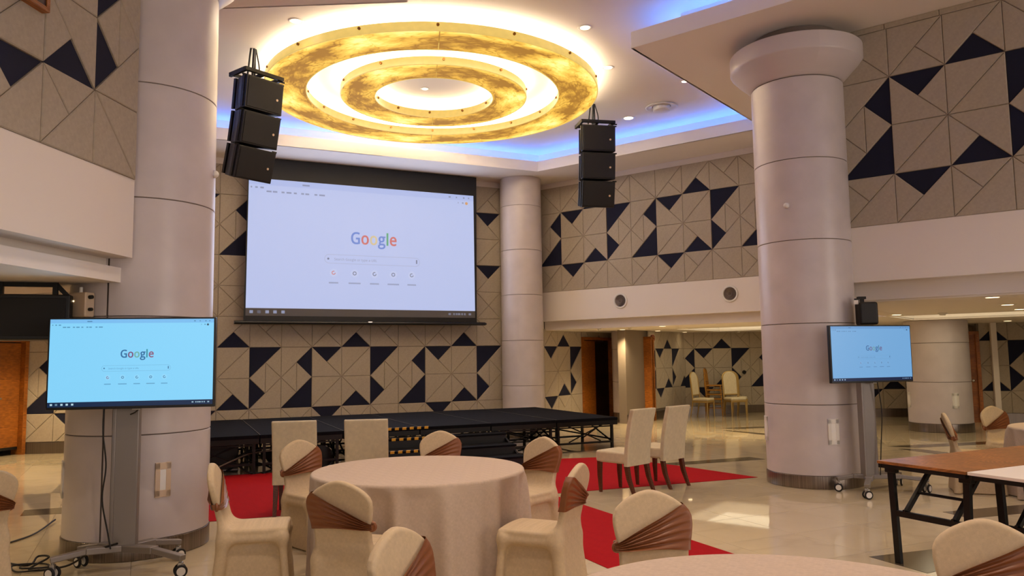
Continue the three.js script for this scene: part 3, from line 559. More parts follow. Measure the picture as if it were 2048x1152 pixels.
// ================================================================ loudspeakers
function lineArray(label, x, z, top, bearing, tilts, hang) {
  const o = thing('line_array_speaker', label, 'loudspeaker', [x, 0, z], bearing), W = 0.58, Hh = 0.465, D = 0.40;
  const g = new THREE.Group(); let y = top, zz = 0.0;
  part(o, 'suspension_cables', mg(rod([-0.10, top + 0.09, -0.1], [-0.04, hang, -0.12], 0.014), rod([-0.02, top + 0.09, -0.1], [0.0, hang, -0.1], 0.018), rod([0.03, top + 0.09, -0.12], [0.02, hang, -0.1], 0.012), tube([[0.05, top + 0.02, -0.1], [0.09, top + 0.2, -0.1], [0.03, hang, -0.1]], 0.01, 12)), m.black);
  part(o, 'fly_frame', mg(bar([-W / 2 - 0.02, top + 0.06, 0.16], [W / 2 + 0.02, top + 0.06, 0.16], 0.05, 0.05), bar([-W / 2 - 0.02, top + 0.06, -0.2], [W / 2 + 0.02, top + 0.06, -0.2], 0.04, 0.04), bar([-W / 2, top + 0.06, 0.16], [-W / 2, top + 0.06, -0.24], 0.04, 0.06), bar([W / 2, top + 0.06, 0.16], [W / 2, top + 0.06, -0.24], 0.04, 0.06), bar([0, top + 0.06, 0.16], [0, top + 0.06, -0.24], 0.05, 0.04), rod([W / 2 + 0.06, top + 0.03, 0.14], [W / 2 - 0.05, top + 0.03, 0.14], 0.012)), m.blackMetal);
  for (const [i, t] of tilts.entries()) {
    const c = new THREE.Group();
    const body = part(o, 'cabinet', mg(
      new THREE.ExtrudeGeometry(new THREE.Shape([[-W / 2, 0.2], [W / 2, 0.2], [W / 2, 0.08], [W / 2 - 0.10, -0.2], [-W / 2 + 0.10, -0.2], [-W / 2, 0.08]].map(p => new THREE.Vector2(...p))), { depth: Hh - 0.02, bevelEnabled: true, bevelSize: 0.006, bevelThickness: 0.006, bevelSegments: 1 }).rotateX(Math.PI / 2).scale(1, 1, -1).translate(0, -0.01, 0).scale(1, 1, -1)), m.black);
    body.position.set(0, y, zz); body.rotation.x = t * R;
    part(body, 'grille', rbox(W - 0.03, Hh - 0.05, 0.016, 0.004, 0, -Hh / 2, 0.208), m.rubber);
    part(body, 'badge', mg(new THREE.CylinderGeometry(0.017, 0.017, 0.006, 18).rotateX(Math.PI / 2).translate(W / 2 - 0.09, -Hh * 0.55, 0.219)), m.beigePlate);
    for (const s of [-1, 1]) {
      part(body, 'rigging_arm', mg(bar([s * (W / 2 + 0.01), 0.01, 0.13], [s * (W / 2 + 0.01), -Hh + 0.02, 0.13], 0.022, 0.05), rod([s * (W / 2 - 0.02), 0, 0.14], [s * (W / 2 + 0.05), 0, 0.14], 0.012)), m.blackMetal);
      part(body, 'rigging_arm', bar([s * (W / 2 - 0.06), -0.01, -0.19], [s * (W / 2 - 0.06), -Hh + 0.02, -0.19], 0.03, 0.05), m.blackMetal);
    }
    y -= Hh * Math.cos(t * R) + 0.012; zz -= Hh * Math.sin(t * R);
  }
  return o;
}
lineArray('left hanging stack of three black speakers beside the big ring', -3.60, -10.78, 5.58, 52 * R, [7, 12, 17], TOP);
lineArray('right hanging stack of three black speakers below the big ring', 1.52, -13.42, 5.62, 12 * R, [3, 6, 11], TOP);

{ // big loudspeaker under the left balcony
  const o = thing('hanging_loudspeaker', 'big black loudspeaker in a yoke under the left balcony ceiling', 'loudspeaker', [-3.90, 0, -6.22], 20 * R);
  part(o, 'cabinet', rbox(0.66, 0.36, 0.36, 0.012, 0, 1.945, 0), m.black);
  part(o, 'grille', rbox(0.60, 0.30, 0.02, 0.006, 0, 1.945, 0.182), m.rubber);
  part(o, 'yoke', mg(bar([-0.18, 2.10, 0.05], [-0.18, 2.225, 0.05], 0.035, 0.05), bar([0.20, 2.10, 0.05], [0.20, 2.225, 0.05], 0.035, 0.05), bar([-0.2, 2.218, 0.05], [0.22, 2.218, 0.05], 0.024, 0.05), bar([0.21, 2.21, 0.05], [0.29, 2.12, 0.05], 0.02, 0.035)), m.blackMetal);
}
{
  const o = thing('bracket_loudspeaker', 'small black loudspeaker on a bracket above the right television', 'loudspeaker', [4.12, 0, -9.12], -8 * R);
  part(o, 'cabinet', rbox(0.21, 0.27, 0.2, 0.03, 0.05, 2.03, 0), m.black);
  part(o, 'bracket', mg(bar([-0.03, 2.22, -0.05], [0.06, 2.22, -0.05], 0.06, 0.03), bar([0.02, 2.22, -0.05], [0.02, 2.12, -0.05], 0.04, 0.04), rbox(0.05, 0.06, 0.03, 0.004, -0.06, 2.18, 0.02)), m.blackMetal);
  part(o, 'label_plate', rbox(0.05, 0.05, 0.012, 0.002, -0.075, 2.165, 0.05), m.whitePlastic);
}
// ================================================================ stage
const SG = 'stage modules in a row', stageAt = [1.765, 0, -13.28], stA = -23.5;
{
  const W = 1.16, D = 3.3, H = 0.55, c = Math.cos(stA * R), s = Math.sin(stA * R), words = ['rightmost black stage module, its end legs showing', 'second black stage module from the right', 'third black stage module from the right, behind the steps', 'fourth black stage module from right, behind the steps', 'fifth black stage module from right, behind white chair', 'leftmost black stage module beside the left column'];
  let first = null;
  for (let k = 0; k < 6; k++) {
    const x = -(k + 0.5) * W, at = [stageAt[0] + x * c, 0, stageAt[2] + x * s];
    if (first) { copyOf(first, words[k], at, -stA * R); continue; }
    const o = first = thing('stage_module', words[k], 'stage', at, -stA * R, SG);
    part(o, 'deck', muv(rbox(W - 0.006, 0.05, D, 0.008, 0, H - 0.025, -D / 2)), m.stageTop);
    part(o, 'joint_strip', box(0.007, 0.002, D - 0.05, -W / 2 + 0.006, H + 0.001, -D / 2), m.wireGrey);
    part(o, 'deck_edge_frame', mg(box(W - 0.02, 0.075, 0.03, 0, H - 0.085, -0.02), box(W - 0.02, 0.075, 0.03, 0, H - 0.085, -D + 0.02), box(0.03, 0.075, D - 0.04, -W / 2 + 0.03, H - 0.085, -D / 2), box(0.03, 0.075, D - 0.04, W / 2 - 0.03, H - 0.085, -D / 2)), m.blackMetal);
    for (const [lx, lz] of [[-1, -0.10], [1, -0.10], [-1, -1.15], [1, -1.15], [-1, -2.2], [1, -2.2], [-1, -D + 0.1], [1, -D + 0.1]])
      part(o, 'leg', mg(bar([lx * (W / 2 - 0.07), 0, lz], [lx * (W / 2 - 0.07), H - 0.05, lz], 0.04, 0.04), cyl(0.028, 0.032, 0.02, lx * (W / 2 - 0.07), 0.01, lz, 12)), m.blackMetal);
    for (const lz of [-0.10, -1.15, -2.2, -D + 0.1]) part(o, 'cross_bar', mg(bar([-W / 2 + 0.07, 0.14, lz], [W / 2 - 0.07, 0.14, lz], 0.03, 0.03), bar([-W / 2 + 0.07, 0.4, lz], [W / 2 - 0.07, 0.4, lz], 0.02, 0.02)), m.blackMetal);
    for (const sx of [-1, 1]) part(o, 'brace', mg(rod([sx * (W / 2 - 0.07), 0.14, -0.1], [sx * (W / 2 - 0.07), 0.46, -1.1], 0.014, 0.014, 8), rod([sx * (W / 2 - 0.07), 0.46, -0.3], [sx * (W / 2 - 0.07), 0.1, -1.15], 0.012, 0.012, 8), rod([sx * (W / 2 - 0.07), 0.18, -0.1], [sx * (W / 2 - 0.07), 0.18, -D + 0.1], 0.014, 0.014, 8), rod([sx * 0.4, 0.46, -0.1], [-sx * 0.3, 0.16, -0.12], 0.011, 0.011, 8)), m.blackMetal);
  }
  const L2 = (x, y, z) => [stageAt[0] + x * c - z * s, y, stageAt[2] + x * s + z * c];
  const st = thing('stage_steps', 'black three-tread stage steps with yellow hazard tape', 'steps', stageAt, -stA * R), x0 = -4.35, x1 = -2.16;
  [[0.415, 0.01, 0.24], [0.275, 0.24, 0.60], [0.14, 0.60, 0.96]].forEach(([y, z0, z1], i) => {
    const t = part(st, 'tread', muv(rbox(x1 - x0 + i * 0.02, 0.03, z1 - z0 + 0.02, 0.006, (x0 + x1) / 2, y - 0.015, (z0 + z1) / 2)), m.stageTop);
    part(st, 'riser', box(x1 - x0, y - 0.03, 0.015, (x0 + x1) / 2, (y - 0.03) / 2, z1 - 0.03), m.black);
  });
  for (const x of [x0, x1]) part(st, 'side_frame', mg(bar([x, 0.02, 0.9], [x, 0.38, 0.06], 0.03, 0.05), bar([x, 0.02, 0.04], [x, 0.4, 0.04], 0.03, 0.03), bar([x, 0.03, 0.9], [x, 0.03, 0.03], 0.03, 0.03)), m.blackMetal);
  const tape = thing('hazard_tape', 'yellow hazard tape along the stage edge above the steps', 'tape', stageAt, -stA * R);
  for (const [y, z, own] of [[0.55, 0.0, tape], [0.417, 0.25, st], [0.277, 0.61, st]]) for (let i = 0; i < 9; i++) {
    const xx = x0 + 0.02 + i * 0.115; if (xx > -3.36) break;
    part(own, 'hazard_stripe', muv(flat([[xx, z - 0.004], [xx + 0.06, z - 0.004], [xx + 0.085, z - 0.05], [xx + 0.025, z - 0.05]], 0.003, y + 0.0035)), m.tapeYellow);
    part(own, 'hazard_stripe', plate([[xx, y - 0.03], [xx + 0.06, y - 0.03], [xx + 0.06, y], [xx, y]], 0.003).translate(0, 0, z + 0.002), m.tapeYellow);
  }
  // clutter pushed under the deck
  const cl = (label, pts, r, mt) => tag(part(scene, numbered('cable'), tube(pts.map(p => L2(...p)), r, 60), mt), label, 'cable', 'cables under the stage');
  cl('pale cable running along the floor under the left stage end', [[-6.6, 0.06, 0.3], [-6.2, 0.2, 0.0], [-5.9, 0.28, -0.2], [-5.5, 0.30, -0.3]], 0.012, m.wireGrey);
  cl('tangled black cable loops under the left stage end', [[-6.2, 0.02, -0.5], [-5.9, 0.12, -0.6], [-5.6, 0.03, -0.3], [-5.9, 0.02, -0.1], [-6.1, 0.2, -0.4], [-5.5, 0.3, -0.5], [-5.3, 0.03, -0.2], [-5.0, 0.03, -0.4]], 0.014, m.wire);
  cl('black cable slack under the right stage end', [[-1.6, 0.02, -0.6], [-1.3, 0.1, -0.5], [-1.1, 0.25, -0.6], [-0.9, 0.05, -0.4], [-1.2, 0.02, -0.3], [-1.45, 0.14, -0.35]], 0.014, m.wire);
  cl('thin grey cable hanging below the middle of the stage', [[-3.2, 0.4, -1.2], [-2.6, 0.12, -1.0], [-2.1, 0.3, -0.9], [-1.6, 0.08, -1.0]], 0.01, m.wireGrey);
  const bag = thing('equipment_bag', 'dark lumpy equipment bag stuffed under the stage', 'bag', L2(-5.22, 0, -0.62), 0.4);
  const bg = new THREE.SphereGeometry(0.28, 24, 16); { const p = bg.attributes.position; for (let i = 0; i < p.count; i++) { const k = 1 + 0.25 * Math.sin(p.getX(i) * 17 + p.getY(i) * 9) * Math.cos(p.getZ(i) * 13); p.setXYZ(i, p.getX(i) * 1.3 * k, Math.max(0, p.getY(i) * 0.75 * k + 0.2), p.getZ(i) * k); } bg.computeVertexNormals(); }
  part(bag, 'body', bg, m.rubber); part(bag, 'handle', tube([[-0.15, 0.36, 0.05], [-0.05, 0.46, 0.08], [0.1, 0.46, 0.08], [0.18, 0.35, 0.05]], 0.014, 20), m.wire);
  const kase = thing('flight_case', 'black flight case standing under the left stage end', 'case', L2(-6.35, 0, -0.75), 0.42);
  part(kase, 'case_body', rbox(0.6, 0.38, 0.45, 0.01, 0, 0.2, 0), m.black); part(kase, 'case_trim', mg(box(0.61, 0.02, 0.46, 0, 0.385, 0), box(0.61, 0.02, 0.46, 0, 0.03, 0)), m.greyMetal);
  const roll = thing('cable_drum', 'black cable drum lying under the stage', 'cable drum', L2(-4.9, 0, -0.36), 0.5);
  part(roll, 'flange', mg(new THREE.CylinderGeometry(0.16, 0.16, 0.015, 28).rotateX(Math.PI / 2).translate(0, 0.165, 0.08), new THREE.CylinderGeometry(0.16, 0.16, 0.015, 28).rotateX(Math.PI / 2).translate(0, 0.165, -0.08), new THREE.CylinderGeometry(0.05, 0.05, 0.17, 20).rotateX(Math.PI / 2).translate(0, 0.165, 0)), m.blackMetal); part(roll, 'wound_cable', new THREE.CylinderGeometry(0.12, 0.12, 0.14, 28).rotateX(Math.PI / 2).translate(0, 0.165, 0), m.wire);
  const crate = thing('equipment_crate', 'dark plastic crate under the stage behind the bag', 'crate', L2(-5.2, 0, -1.65), 0.2);
  part(crate, 'crate_body', mg(box(0.5, 0.02, 0.36, 0, 0.012, 0), box(0.5, 0.26, 0.02, 0, 0.14, 0.18), box(0.5, 0.26, 0.02, 0, 0.14, -0.18), box(0.02, 0.26, 0.36, 0.25, 0.14, 0), box(0.02, 0.26, 0.36, -0.25, 0.14, 0)), m.black);
  part(crate, 'crate_rim', mg(box(0.54, 0.03, 0.02, 0, 0.27, 0.19), box(0.54, 0.03, 0.02, 0, 0.27, -0.19)), m.wireGrey);
}

// ---- carpets
tag(part(scene, numbered('red_carpet'), muv(flat([[-4.25, -7.43], [-2.954, -7.86], [0.641, -9.2], [3.112, -10.11], [2.35, -11.25], [1.45, -12.35], [-1.0, -11.9], [-3.6, -11.1], [-5.3, -10.4]], 0.0035, 0.005)), m.red), 'wide red carpet on the floor before the stage', 'carpet');
{
  const a = [0.43, -9.06], u = [0.423, 0.906], n = [-0.906, 0.423], w = 1.1, L = 6.2;
  tag(part(scene, numbered('red_carpet'), muv(flat([a, [a[0] + u[0] * L, a[1] + u[1] * L], [a[0] + u[0] * L + n[0] * w, a[1] + u[1] * L + n[1] * w], [a[0] + n[0] * w, a[1] + n[1] * w]], 0.003, 0.004)), m.red), 'narrow red aisle runner between the round tables', 'carpet');
}

// ================================================================ furniture
// ---- chair in a stretch cover, sitting side towards +z, with a sash knotted on its right side
const prof = [[0.0, 0.205], [0.1, 0.195], [0.25, 0.183], [0.45, 0.176], [0.56, 0.176], [0.62, 0.182], [0.66, 0.191], [0.71, 0.199], [0.75, 0.198], [0.78, 0.185], [0.805, 0.162], [0.83, 0.128], [0.85, 0.09], [0.865, 0.053], [0.873, 0.02], [0.875, 0]];
const halfW = y => { for (let i = 1; i < prof.length; i++) if (y <= prof[i][0]) { const t = (y - prof[i - 1][0]) / (prof[i][0] - prof[i - 1][0]); return prof[i - 1][1] + (prof[i][1] - prof[i - 1][1]) * t; } return 0; };
const backZ = y => y > 0.42 ? -0.20 - (y - 0.42) * 0.24 : -0.20 - (0.42 - y) * 0.10;
const outline = [...prof.map(p => [p[1], p[0]]), ...prof.slice(0, -1).reverse().map(p => [-p[1], p[0]])];
function polySd(x, y) {
  let d = 1e9, s = 1; const n = outline.length;
  for (let i = 0, j = n - 1; i < n; j = i++) {
    const [ax, ay] = outline[i], [bx, by] = outline[j], ex = bx - ax, ey = by - ay, wx = x - ax, wy = y - ay, t = Math.max(0, Math.min(1, (wx * ex + wy * ey) / (ex * ex + ey * ey + 1e-12))), qx = wx - ex * t, qy = wy - ey * t;
    d = Math.min(d, qx * qx + qy * qy); const c1 = y >= ay, c2 = y < by, c3 = ex * wy > ey * wx; if ((c1 && c2 && c3) || (!c1 && !c2 && !c3)) s = -s;
  }
  return s * Math.sqrt(d);
}
const smin = (a, b, k) => { const h = Math.max(0, k - Math.abs(a - b)) / k; return Math.min(a, b) - h * h * k * 0.25; };
const rb = (x, y, z, cx, cy, cz, hx, hy, hz, r) => { const a = Math.abs(x - cx) - hx + r, b = Math.abs(y - cy) - hy + r, c = Math.abs(z - cz) - hz + r; return Math.hypot(Math.max(a, 0), Math.max(b, 0), Math.max(c, 0)) + Math.min(Math.max(a, b, c), 0) - r; };
const cap = (x, y, z, a, b, r) => { const ex = b[0] - a[0], ey = b[1] - a[1], ez = b[2] - a[2], wx = x - a[0], wy = y - a[1], wz = z - a[2], t = Math.max(0, Math.min(1, (wx * ex + wy * ey + wz * ez) / (ex * ex + ey * ey + ez * ez))); return Math.hypot(wx - ex * t, wy - ey * t, wz - ez * t) - r; };
function coverSd(x, y, z) {
  const d2 = polySd(x, y) + 0.017, dz = Math.abs(z - backZ(y)) - 0.006;
  let d = Math.min(Math.max(d2, dz), 0) + Math.hypot(Math.max(d2, 0), Math.max(dz, 0)) - 0.017;
  const ax = Math.abs(x), seat = rb(x, y, z, 0, 0.424 - 0.012 * Math.pow(Math.abs(x) / 0.2, 2), 0.0, 0.20, 0.036, 0.215, 0.018);
  const q = 1 - y / 0.42, skirt = rb(x, y, z, 0, 0.19, -0.01, 0.155 + 0.02 * q, 0.21, 0.19 + 0.015 * q, 0.02);
  let legs = Math.min(cap(ax, y, z, [0.178, 0.40, 0.18], [0.20, 0, 0.215], 0.026), cap(ax, y, z, [0.172, 0.40, -0.19], [0.20, 0, -0.24], 0.022));
  const rail = Math.min(cap(ax, y, z, [0.178, 0.385, 0.17], [0.174, 0.385, -0.19], 0.03), cap(x, y, z, [-0.17, 0.385, 0.182], [0.17, 0.385, 0.182], 0.03));
  legs = smin(legs, rail, 0.07);
  let low = smin(skirt, legs, 0.022); low = smin(low, seat, 0.012);
  d = smin(d, low, 0.075);
  return Math.max(d, -y + 0.004);
}
function sdGeo(sd, N, lo, hi) {
  const mc = new MarchingCubes(N, new THREE.MeshStandardMaterial(), false, false, 160000), half = N / 2; mc.isolation = 0;
  const P = (i, a) => lo[a] + (hi[a] - lo[a]) * i / (N - 1);
  for (let k = 0; k < N; k++) for (let j = 0; j < N; j++) for (let i = 0; i < N; i++) mc.field[i + j * N + k * N * N] = -sd(P(i, 0), P(j, 1), P(k, 2));
  mc.update();
  const src = mc.positionArray, n = mc.count, pos = new Float32Array(n * 3), nor = new Float32Array(n * 3), uv = new Float32Array(n * 2), e = 0.002;
  for (let v = 0; v < n; v++) {
    const c = [0, 1, 2].map(a => P(src[v * 3 + a] * half + half, a)); pos.set(c, v * 3);
    const g = [sd(c[0] + e, c[1], c[2]) - sd(c[0] - e, c[1], c[2]), sd(c[0], c[1] + e, c[2]) - sd(c[0], c[1] - e, c[2]), sd(c[0], c[1], c[2] + e) - sd(c[0], c[1], c[2] - e)], l = Math.hypot(...g) || 1;
    nor.set(g.map(t => t / l), v * 3); uv.set(Math.abs(g[0]) > Math.abs(g[2]) ? [c[2], c[1]] : [c[0], Math.abs(g[1]) > Math.abs(g[2]) ? c[2] : c[1]], v * 2);
  }
  const g = new THREE.BufferGeometry(); g.setAttribute('position', new THREE.BufferAttribute(pos, 3)); g.setAttribute('normal', new THREE.BufferAttribute(nor, 3)); g.setAttribute('uv', new THREE.BufferAttribute(uv, 2));
  return mergeVertices(g, 1e-5);
}
const coverG = sdGeo(coverSd, 80, [-0.26, -0.02, -0.38], [0.26, 0.92, 0.27]);
function sashGeo() {
  const A = 120, B = 30, pos = [], idx = [];
  for (let i = 0; i <= A; i++) {
    const a = i / A * 2 * Math.PI, ca = Math.cos(a), sa = Math.sin(a), xf = Math.sign(ca) * Math.pow(Math.abs(ca), 0.55);
    for (let j = 0; j <= B; j++) {
      const s = j / B, t = (xf + 1) / 2, yl = 0.585 + 0.01 * Math.sin(t * 3), yu = 0.622 + 0.205 * t - 0.02 * Math.pow(t, 8), y = yl + (yu - yl) * s, w = halfW(y) + 0.010;
      const fold = Math.pow(Math.max(0, Math.sin(s * 6.283 * 5.2 + 1.1 * Math.sin(t * 5)) * 0.5 + 0.5), 1.6) * (0.021 * Math.pow(1 - t, 0.7) * Math.min(1, t * 5 + 0.3) + 0.001), roll = 0.006 * Math.pow(Math.abs(2 * s - 1), 8);
      const sz = Math.sign(sa) * Math.pow(Math.abs(sa), 0.3), th = 0.030 + fold + roll + 0.006 * Math.pow(1 - t, 6);
      pos.push(xf * (w + (t < 0.02 ? 0.008 : 0)), y, backZ(y) + sz * th);
    }
  }
  for (let i = 0; i < A; i++) for (let j = 0; j < B; j++) { const p = i * (B + 1) + j; idx.push(p, p + 1, p + B + 1, p + 1, p + B + 2, p + B + 1); }
  const g = new THREE.BufferGeometry(); g.setAttribute('position', new THREE.Float32BufferAttribute(pos, 3)); g.setIndex(idx); g.computeVertexNormals();
  g.setAttribute('uv', new THREE.BufferAttribute(new Float32Array(pos.length / 3 * 2), 2)); return g;
}
const sashG = sashGeo(), knotG = mg(new THREE.TorusGeometry(0.02, 0.010, 8, 18).rotateY(0.3).translate(-0.184, 0.602, backZ(0.6)), new THREE.SphereGeometry(0.013, 12, 10).scale(0.8, 1.3, 1.4).translate(-0.190, 0.600, backZ(0.6)));
const CG = 'covered banquet chairs'; let chair0 = null;
function banquetChair(label, topX, topZ, face) {   // topX, topZ: where the top of the back stands
  const l = Math.hypot(...face), f = [face[0] / l, face[1] / l], k = 0.27, at = [topX + f[0] * k, 0, topZ + f[1] * k], turn = Math.atan2(f[0], f[1]);
  if (chair0) return copyOf(chair0, label, at, turn);
  chair0 = thing('banquet_chair', label, 'chair', at, turn, CG);
  part(chair0, 'stretch_cover', coverG, m.cover); const s = part(chair0, 'satin_sash', sashG, m.sash); part(s, 'sash_knot', knotG, m.sash); s.userData.label = 'brown satin sash pulled across the chair back';
  return chair0;
}
const T1 = [-0.72, -5.92], T2 = [0.87, -2.50], T3 = [6.12, -8.25];
const to = (c, x, z, turn = 0) => { const d = [c[0] - x, c[1] - z], s = Math.sin(turn), k = Math.cos(turn); return [d[0] * k - d[1] * s, d[0] * s + d[1] * k]; };
const chairs = [
  ['cream covered chair at left of the round table, seen from its side', -2.06, -5.46, [0.96, -0.2]],
  ['cream covered chair behind left of round table, before white dining chair', -1.89, -6.95, [0.72, 0.7]],
  ['cream covered chair with its back to us, in front of the round table', -1.02, -4.62, [0.20, -0.95]],
  ['cream covered chair on the far side of the round table', -0.72, -7.62, [0.02, 1]],
  ['cream covered chair behind right of round table, partly hidden by the right one', 0.24, -6.90, [-0.62, 0.72]],
  ['cream covered chair at right of the round table, near the red runner', 0.40, -5.20, [-0.90, -0.42]],
  ['cream covered chair at bottom centre, cut off by the lower edge', -0.47, -3.28, [0.92, 0.5]],
  ['cream covered chair facing us behind the nearest table, beside red runner', 0.70, -4.08, [0.02, 1]],
  ['cream covered chair at the bottom right corner', 1.93, -3.26, [-0.45, 0.9]],
  ['cream covered chair cut off by the left edge', -3.50, -5.26, [-0.9, -0.25]],
  ['covered chair seen from the side beyond the brown folding table', 4.95, -8.95, [0.9, 0.35]],
  ['covered chair facing us at the far right beside the distant round table', 6.10, -9.95, [0.25, 1]],
];
for (const c of chairs) banquetChair(...c);

// ---- round tables under floor-length cloths
function roundTable(label, clothLabel, [x, z], R0, phase) {
  const t = thing('round_table', label, 'table', [x, 0, z], 0, 'round banquet tables');
  part(t, 'tabletop', cyl(R0 - 0.012, R0 - 0.012, 0.028, 0, 0.73, 0, 64), m.tableWood);
  for (let k = 0; k < 4; k++) { const a = k * Math.PI / 2 + 0.6; part(t, 'leg', rod([0.42 * Math.cos(a), 0, 0.42 * Math.sin(a)], [0.36 * Math.cos(a), 0.716, 0.36 * Math.sin(a)], 0.016), m.blackMetal); }
  const N = 240, rows = [], pos = [], uv = [], idx = [];
  for (const f of [0.0, 0.35, 0.7, 0.9, 0.975]) rows.push([R0 * f, 0.752, 0]);
  for (const [dr, y] of [[-0.008, 0.7515], [0, 0.748], [0.005, 0.741], [0.008, 0.73]]) rows.push([R0 + dr, y, 0]);
  for (let k = 1; k <= 18; k++) { const q = k / 18; rows.push([R0 + 0.010 + 0.022 * q, 0.73 - 0.722 * q, Math.pow(q, 0.5)]); }
  const fold = a => 0.55 * Math.pow(0.5 + 0.5 * Math.sin(17 * a + phase + 1.6 * Math.sin(3 * a)), 3.0) + 0.45 * Math.pow(0.5 + 0.5 * Math.sin(7 * a + 2 * phase + 1.2 * Math.sin(2 * a + 1)), 2.4);
  rows.forEach(([r, y, q], i) => { for (let k = 0; k <= N; k++) { const a = k / N * 2 * Math.PI, rr = r + q * 0.16 * (fold(a) - 0.55); pos.push(rr * Math.cos(a), y, rr * Math.sin(a)); uv.push(q ? a * R0 : rr * Math.cos(a), q ? y : rr * Math.sin(a)); } });
  for (let i = 0; i + 1 < rows.length; i++) for (let k = 0; k < N; k++) { const p = i * (N + 1) + k; idx.push(p, p + 1, p + N + 1, p + 1, p + N + 2, p + N + 1); }
  const g = new THREE.BufferGeometry(); g.setAttribute('position', new THREE.Float32BufferAttribute(pos, 3)); g.setAttribute('uv', new THREE.Float32BufferAttribute(uv, 2)); g.setIndex(idx); g.computeVertexNormals();
  const c = part(scene, numbered('tablecloth'), g, m.cloth); c.position.set(x, 0, z); tag(c, clothLabel, 'tablecloth', 'floor-length tablecloths');
}
roundTable('round banquet table hidden under the central cream cloth', 'floor-length cream cloth on the central round table, six chairs around', T1, 0.785, 0.4);
roundTable('round banquet table under the cloth at bottom right', 'cream cloth of the nearest round table, cut off below', T2, 0.785, 1.9);
roundTable('round banquet table under the cloth at far right edge', 'cream cloth of the distant round table at right edge', T3, 0.785, 3.1);

// ---- upholstered dining chairs with dark wooden legs
function limb(pts) {   // square limb through [x,y,z,half]
  const pos = [], idx = [];
  pts.forEach(([x, y, z, h]) => { for (const [i, j] of [[-1, -1], [1, -1], [1, 1], [-1, 1]]) pos.push(x + i * h, y, z + j * h); });
  for (let k = 0; k + 1 < pts.length; k++) for (let i = 0; i < 4; i++) { const a = k * 4 + i, b = k * 4 + (i + 1) % 4; idx.push(a, a + 4, b, b, a + 4, b + 4); }
  const e = (pts.length - 1) * 4; idx.push(0, 1, 2, 0, 2, 3, e, e + 2, e + 1, e, e + 3, e + 2);
  const g = new THREE.BufferGeometry(); g.setAttribute('position', new THREE.Float32BufferAttribute(pos, 3)); g.setIndex(idx); const n = g.toNonIndexed(); n.computeVertexNormals(); return muv(n);
}
let dine0 = null;
function diningChair(label, x, z, face) {
  const turn = Math.atan2(face[0], face[1]);
  if (dine0) return copyOf(dine0, label, [x, 0, z], turn);
  const o = dine0 = thing('dining_chair', label, 'chair', [x, 0, z], turn, 'white upholstered dining chairs');
  const b = new RoundedBoxGeometry(0.44, 0.655, 0.07, 4, 0.022); { const big = new THREE.BoxGeometry(0.44, 0.655, 0.07, 6, 14, 2); }
  const bk = (() => { const g = clean(new RoundedBoxGeometry(0.44, 0.655, 0.075, 5, 0.024)); return g; })();
  const slabs = []; const NB = 12, pos = [], idx = [], ring = [];
  for (let i = 0; i < 28; i++) { const a = i / 28 * 2 * Math.PI, c = Math.cos(a), s = Math.sin(a); ring.push([Math.sign(c) * Math.pow(Math.abs(c), 0.16), Math.sign(s) * Math.pow(Math.abs(s), 0.35)]); }
  for (let k = 0; k <= NB + 4; k++) {
    const q = Math.min(1, k / NB), y = 0.325 + 0.625 * q, e = k <= NB ? 0 : k - NB, sh = e ? [0, 0.97, 0.93, 0.8, 0.0][e] : 1, yy = y + (e ? [0, 0.010, 0.016, 0.019, 0.02][e] : 0), zc = -0.205 - 0.02 * q - 0.085 * q * q;
    for (const [a, c] of ring) pos.push(a * 0.22 * (e ? 1 - (1 - sh) * 0.12 : 1) * (e === 4 ? 0.0 : 1), yy, zc + c * 0.034 * sh);
  }
  for (let k = 0; k < NB + 4; k++) for (let i = 0; i < 28; i++) { const p = k * 28 + i, q = k * 28 + (i + 1) % 28; idx.push(p, p + 28, q, q, p + 28, q + 28); }
  const bg = new THREE.BufferGeometry(); bg.setAttribute('position', new THREE.Float32BufferAttribute(pos, 3)); bg.setIndex(idx); bg.computeVertexNormals();
  part(o, 'backrest', muv(bg), m.cream);
  part(o, 'seat', muv(rbox(0.44, 0.135, 0.44, 0.03, 0, 0.415, 0.015, 4)), m.cream);
  for (const s of [-1, 1]) {
    part(o, 'leg', limb([[s * 0.185, 0.36, 0.195, 0.024], [s * 0.185, 0.2, 0.200, 0.021], [s * 0.185, 0, 0.19, 0.014]]), m.darkWood);
    part(o, 'leg', limb([[s * 0.185, 0.36, -0.19, 0.025], [s * 0.185, 0.18, -0.225, 0.022], [s * 0.185, 0.03, -0.285, 0.017], [s * 0.185, 0, -0.30, 0.016]]), m.darkWood);
  }
  return o;
}
diningChair('white dining chair with its back to us, left of the pair facing the stage', -2.27, -8.22, [-0.16, -0.98]);
diningChair('white dining chair with its back to us, right of the pair facing the stage', -1.535, -8.28, [-0.10, -0.99]);
diningChair('white dining chair on the red carpet, left of the right pair', 1.27, -9.22, [-0.70, -0.72]);
diningChair('white dining chair on the red carpet, right of the right pair', 1.77, -9.66, [-0.68, -0.73]);

